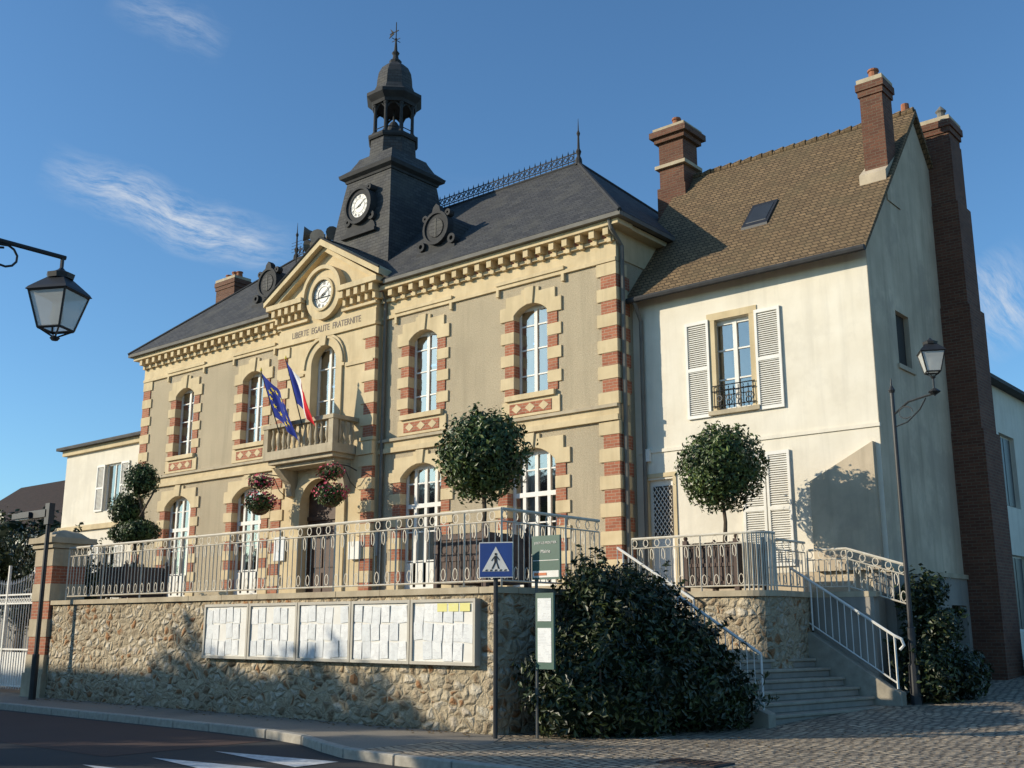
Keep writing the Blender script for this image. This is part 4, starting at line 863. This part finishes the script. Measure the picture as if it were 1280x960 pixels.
for (xa,ya),(xb,yb_) in zip(kl,kl[1:]):
    if xa<-100: xa=-84
    if xb==40: xb=30
    L_=math.hypot(xb-xa,yb_-ya); n_=max(1,int(L_))
    for k in range(n_):
        p=(xa+(xb-xa)*k/n_,ya+(yb_-ya)*k/n_); q=(xa+(xb-xa)*(k+.985)/n_,ya+(yb_-ya)*(k+.985)/n_)
        kb.pxy([p,q,(q[0],q[1]+.16),(p[0],p[1]+.16)],-.15,.012+random.uniform(-.004,.004),KERB)
kb.build('kerb',bevel=.015)
def hz(x,y): return .05*max(0,y-17)*min(1,max(0,(x+10.5)/1.5)) if y<40 else .05*23
pl=MB([COBBLE]); xs=[-11.3+i*.5 for i in range(90)]; ys=[10.25+i*.5 for i in range(90)]
V=[(x,y,hz(x,y)+.004+ .012*math.sin(x*1.3)*math.sin(y*1.1)) for x in xs for y in ys]; ny=len(ys)
F=[(i*ny+j,(i+1)*ny+j,(i+1)*ny+j+1,i*ny+j+1) for i in range(len(xs)-1) for j in range(ny-1)]
pl.add(V,F,COBBLE); pl.build('cobbled_plaza',smooth=True,fix=False)
yd=MB([GRAVEL]); yd.add([(-120,13.2,-.002),(-11.4,13.2,-.002),(-11.4,60,-.002),(-120,60,-.002)],[(0,1,2,3)],GRAVEL); yd.build('courtyard_ground',fix=False)
far=MB([PAVE]); far.box(-120,40,-12,1.5,-.14,0,PAVE); far.build('pavement')
dc=MB([ZINC]); dc.box(-7.5,-6.7,11.6,12.1,.0,.022,ZINC)
for k in range(7): dc.box(-7.45+.11*k,-7.39+.11*k,11.65,12.05,.022,.03,WOOD)
dc.build('drain_cover')
# fallen leaves along the foot of the wall and on the plaza
fl=MB([BARK]); LV=stuff('dry_leaf',(.26,.15,.05),(.16,.12,.04),9,.8,0)
for k in range(420):
    if k<260: x=random.uniform(-25,-10.8); y=12.97-abs(random.gauss(0,.28)); z=.006
    else: x=random.uniform(-10.3,-3); y=random.uniform(10.6,17); z=.03
    a=random.uniform(0,6.28); q=random.uniform(.02,.04)
    fl.add([(x+q*math.cos(a),y+q*math.sin(a),z),(x+q*.6*math.cos(a+1.5),y+q*.6*math.sin(a+1.5),z+.012),(x-q*math.cos(a),y-q*math.sin(a),z+.003),(x+q*.6*math.cos(a-1.5),y+q*.6*math.sin(a-1.5),z+.01)],[(0,1,2,3)],LV)
fl.build('fallen_leaves',fix=False)

# ---------------------------------------------------------------- light, sky
az=math.radians(46); el=math.radians(20)
d=Vector((math.sin(az)*math.cos(el),math.cos(az)*math.cos(el),-math.sin(el)))
su=bpy.data.lights.new('sun','SUN'); su.energy=5.0; su.angle=math.radians(.5); su.color=(1,.89,.70)
so=bpy.data.objects.new('sun',su); scene.collection.objects.link(so); so.rotation_euler=d.to_track_quat('-Z','Y').to_euler(); so.location=(-40,-40,30)
w=bpy.data.worlds.new("World"); scene.world=w; w.use_nodes=True; nt=w.node_tree; bg=nt.nodes["Background"]
sky=nd(nt,'ShaderNodeTexSky',sky_type='NISHITA',sun_disc=False); sky.sun_elevation=el; sky.sun_rotation=math.radians(226); sky.air_density=1.0; sky.dust_density=.4; sky.ozone_density=2.6
tc=nd(nt,'ShaderNodeTexCoord'); dirv=tc.outputs['Generated']
def dot(v):
    n=nd(nt,'ShaderNodeVectorMath',operation='DOT_PRODUCT'); nt.links.new(dirv,n.inputs[0]); n.inputs[1].default_value=v; return n.outputs['Value']
col=mixc(nt,1.0,sky.outputs[0],(.72,1.02,1.20),'MULTIPLY')
wz=nd(nt,'ShaderNodeTexNoise'); wz.inputs['Scale'].default_value=9; wz.inputs['Detail'].default_value=3; nt.links.new(dirv,wz.inputs['Vector'])
warp=math_(nt,'MULTIPLY',math_(nt,'SUBTRACT',wz.outputs[0],.5),.05)
for d1,d2,wd,amp in (((-.917,.445,.415),(-.782,.580,.344),.030,.95),((-.857,.449,.571),(-.795,.514,.5275),.02,.35),((-.279,1.008,.331),(-.2515,1.0506,.2656),.04,.7),((-.66,.70,.40),(-.50,.84,.37),.03,.16)):
    a=Vector(d1).normalized(); b_=Vector(d2).normalized(); t=(b_-a); hl=t.length/2*1.25; t.normalize(); n_=a.cross(b_).normalized(); mid=((a+b_)/2)
    s_=math_(nt,'SUBTRACT',dot(t),mid.dot(t)); q_=math_(nt,'ADD',dot(n_),warp)
    m1=math_(nt,'SUBTRACT',1.0,math_(nt,'DIVIDE',math_(nt,'ABSOLUTE',q_),wd),True); m2=math_(nt,'SUBTRACT',1.0,math_(nt,'POWER',math_(nt,'DIVIDE',math_(nt,'ABSOLUTE',s_),hl),2.0),True)
    fr=math_(nt,'GREATER_THAN',dot(mid.normalized()),.3)
    nv=comb(nt,math_(nt,'ADD',math_(nt,'MULTIPLY',s_,22.0),math_(nt,'MULTIPLY',q_,30.0)),math_(nt,'MULTIPLY',q_,90.0),0.0)
    nz=ramp(nt,noise(nt,nv,1.0,7,.7),.38,.78)
    k=math_(nt,'MULTIPLY',math_(nt,'MULTIPLY',math_(nt,'MULTIPLY',m1,m2),fr),math_(nt,'MULTIPLY',nz,amp*1.5),True)
    col=mixc(nt,k,col,(4.9,5.2,5.6))
nt.links.new(col,bg.inputs[0]); bg.inputs[1].default_value=.145

# ---------------------------------------------------------------- camera
cam=bpy.data.cameras.new('camera'); co=bpy.data.objects.new('camera',cam); scene.collection.objects.link(co)
co.location=(0,0,1.6); cam.sensor_width=36; cam.lens=37.69; cam.clip_end=2000
co.rotation_euler=(math.radians(90)+math.atan(305/1340),0,math.radians(40.14)); scene.camera=co
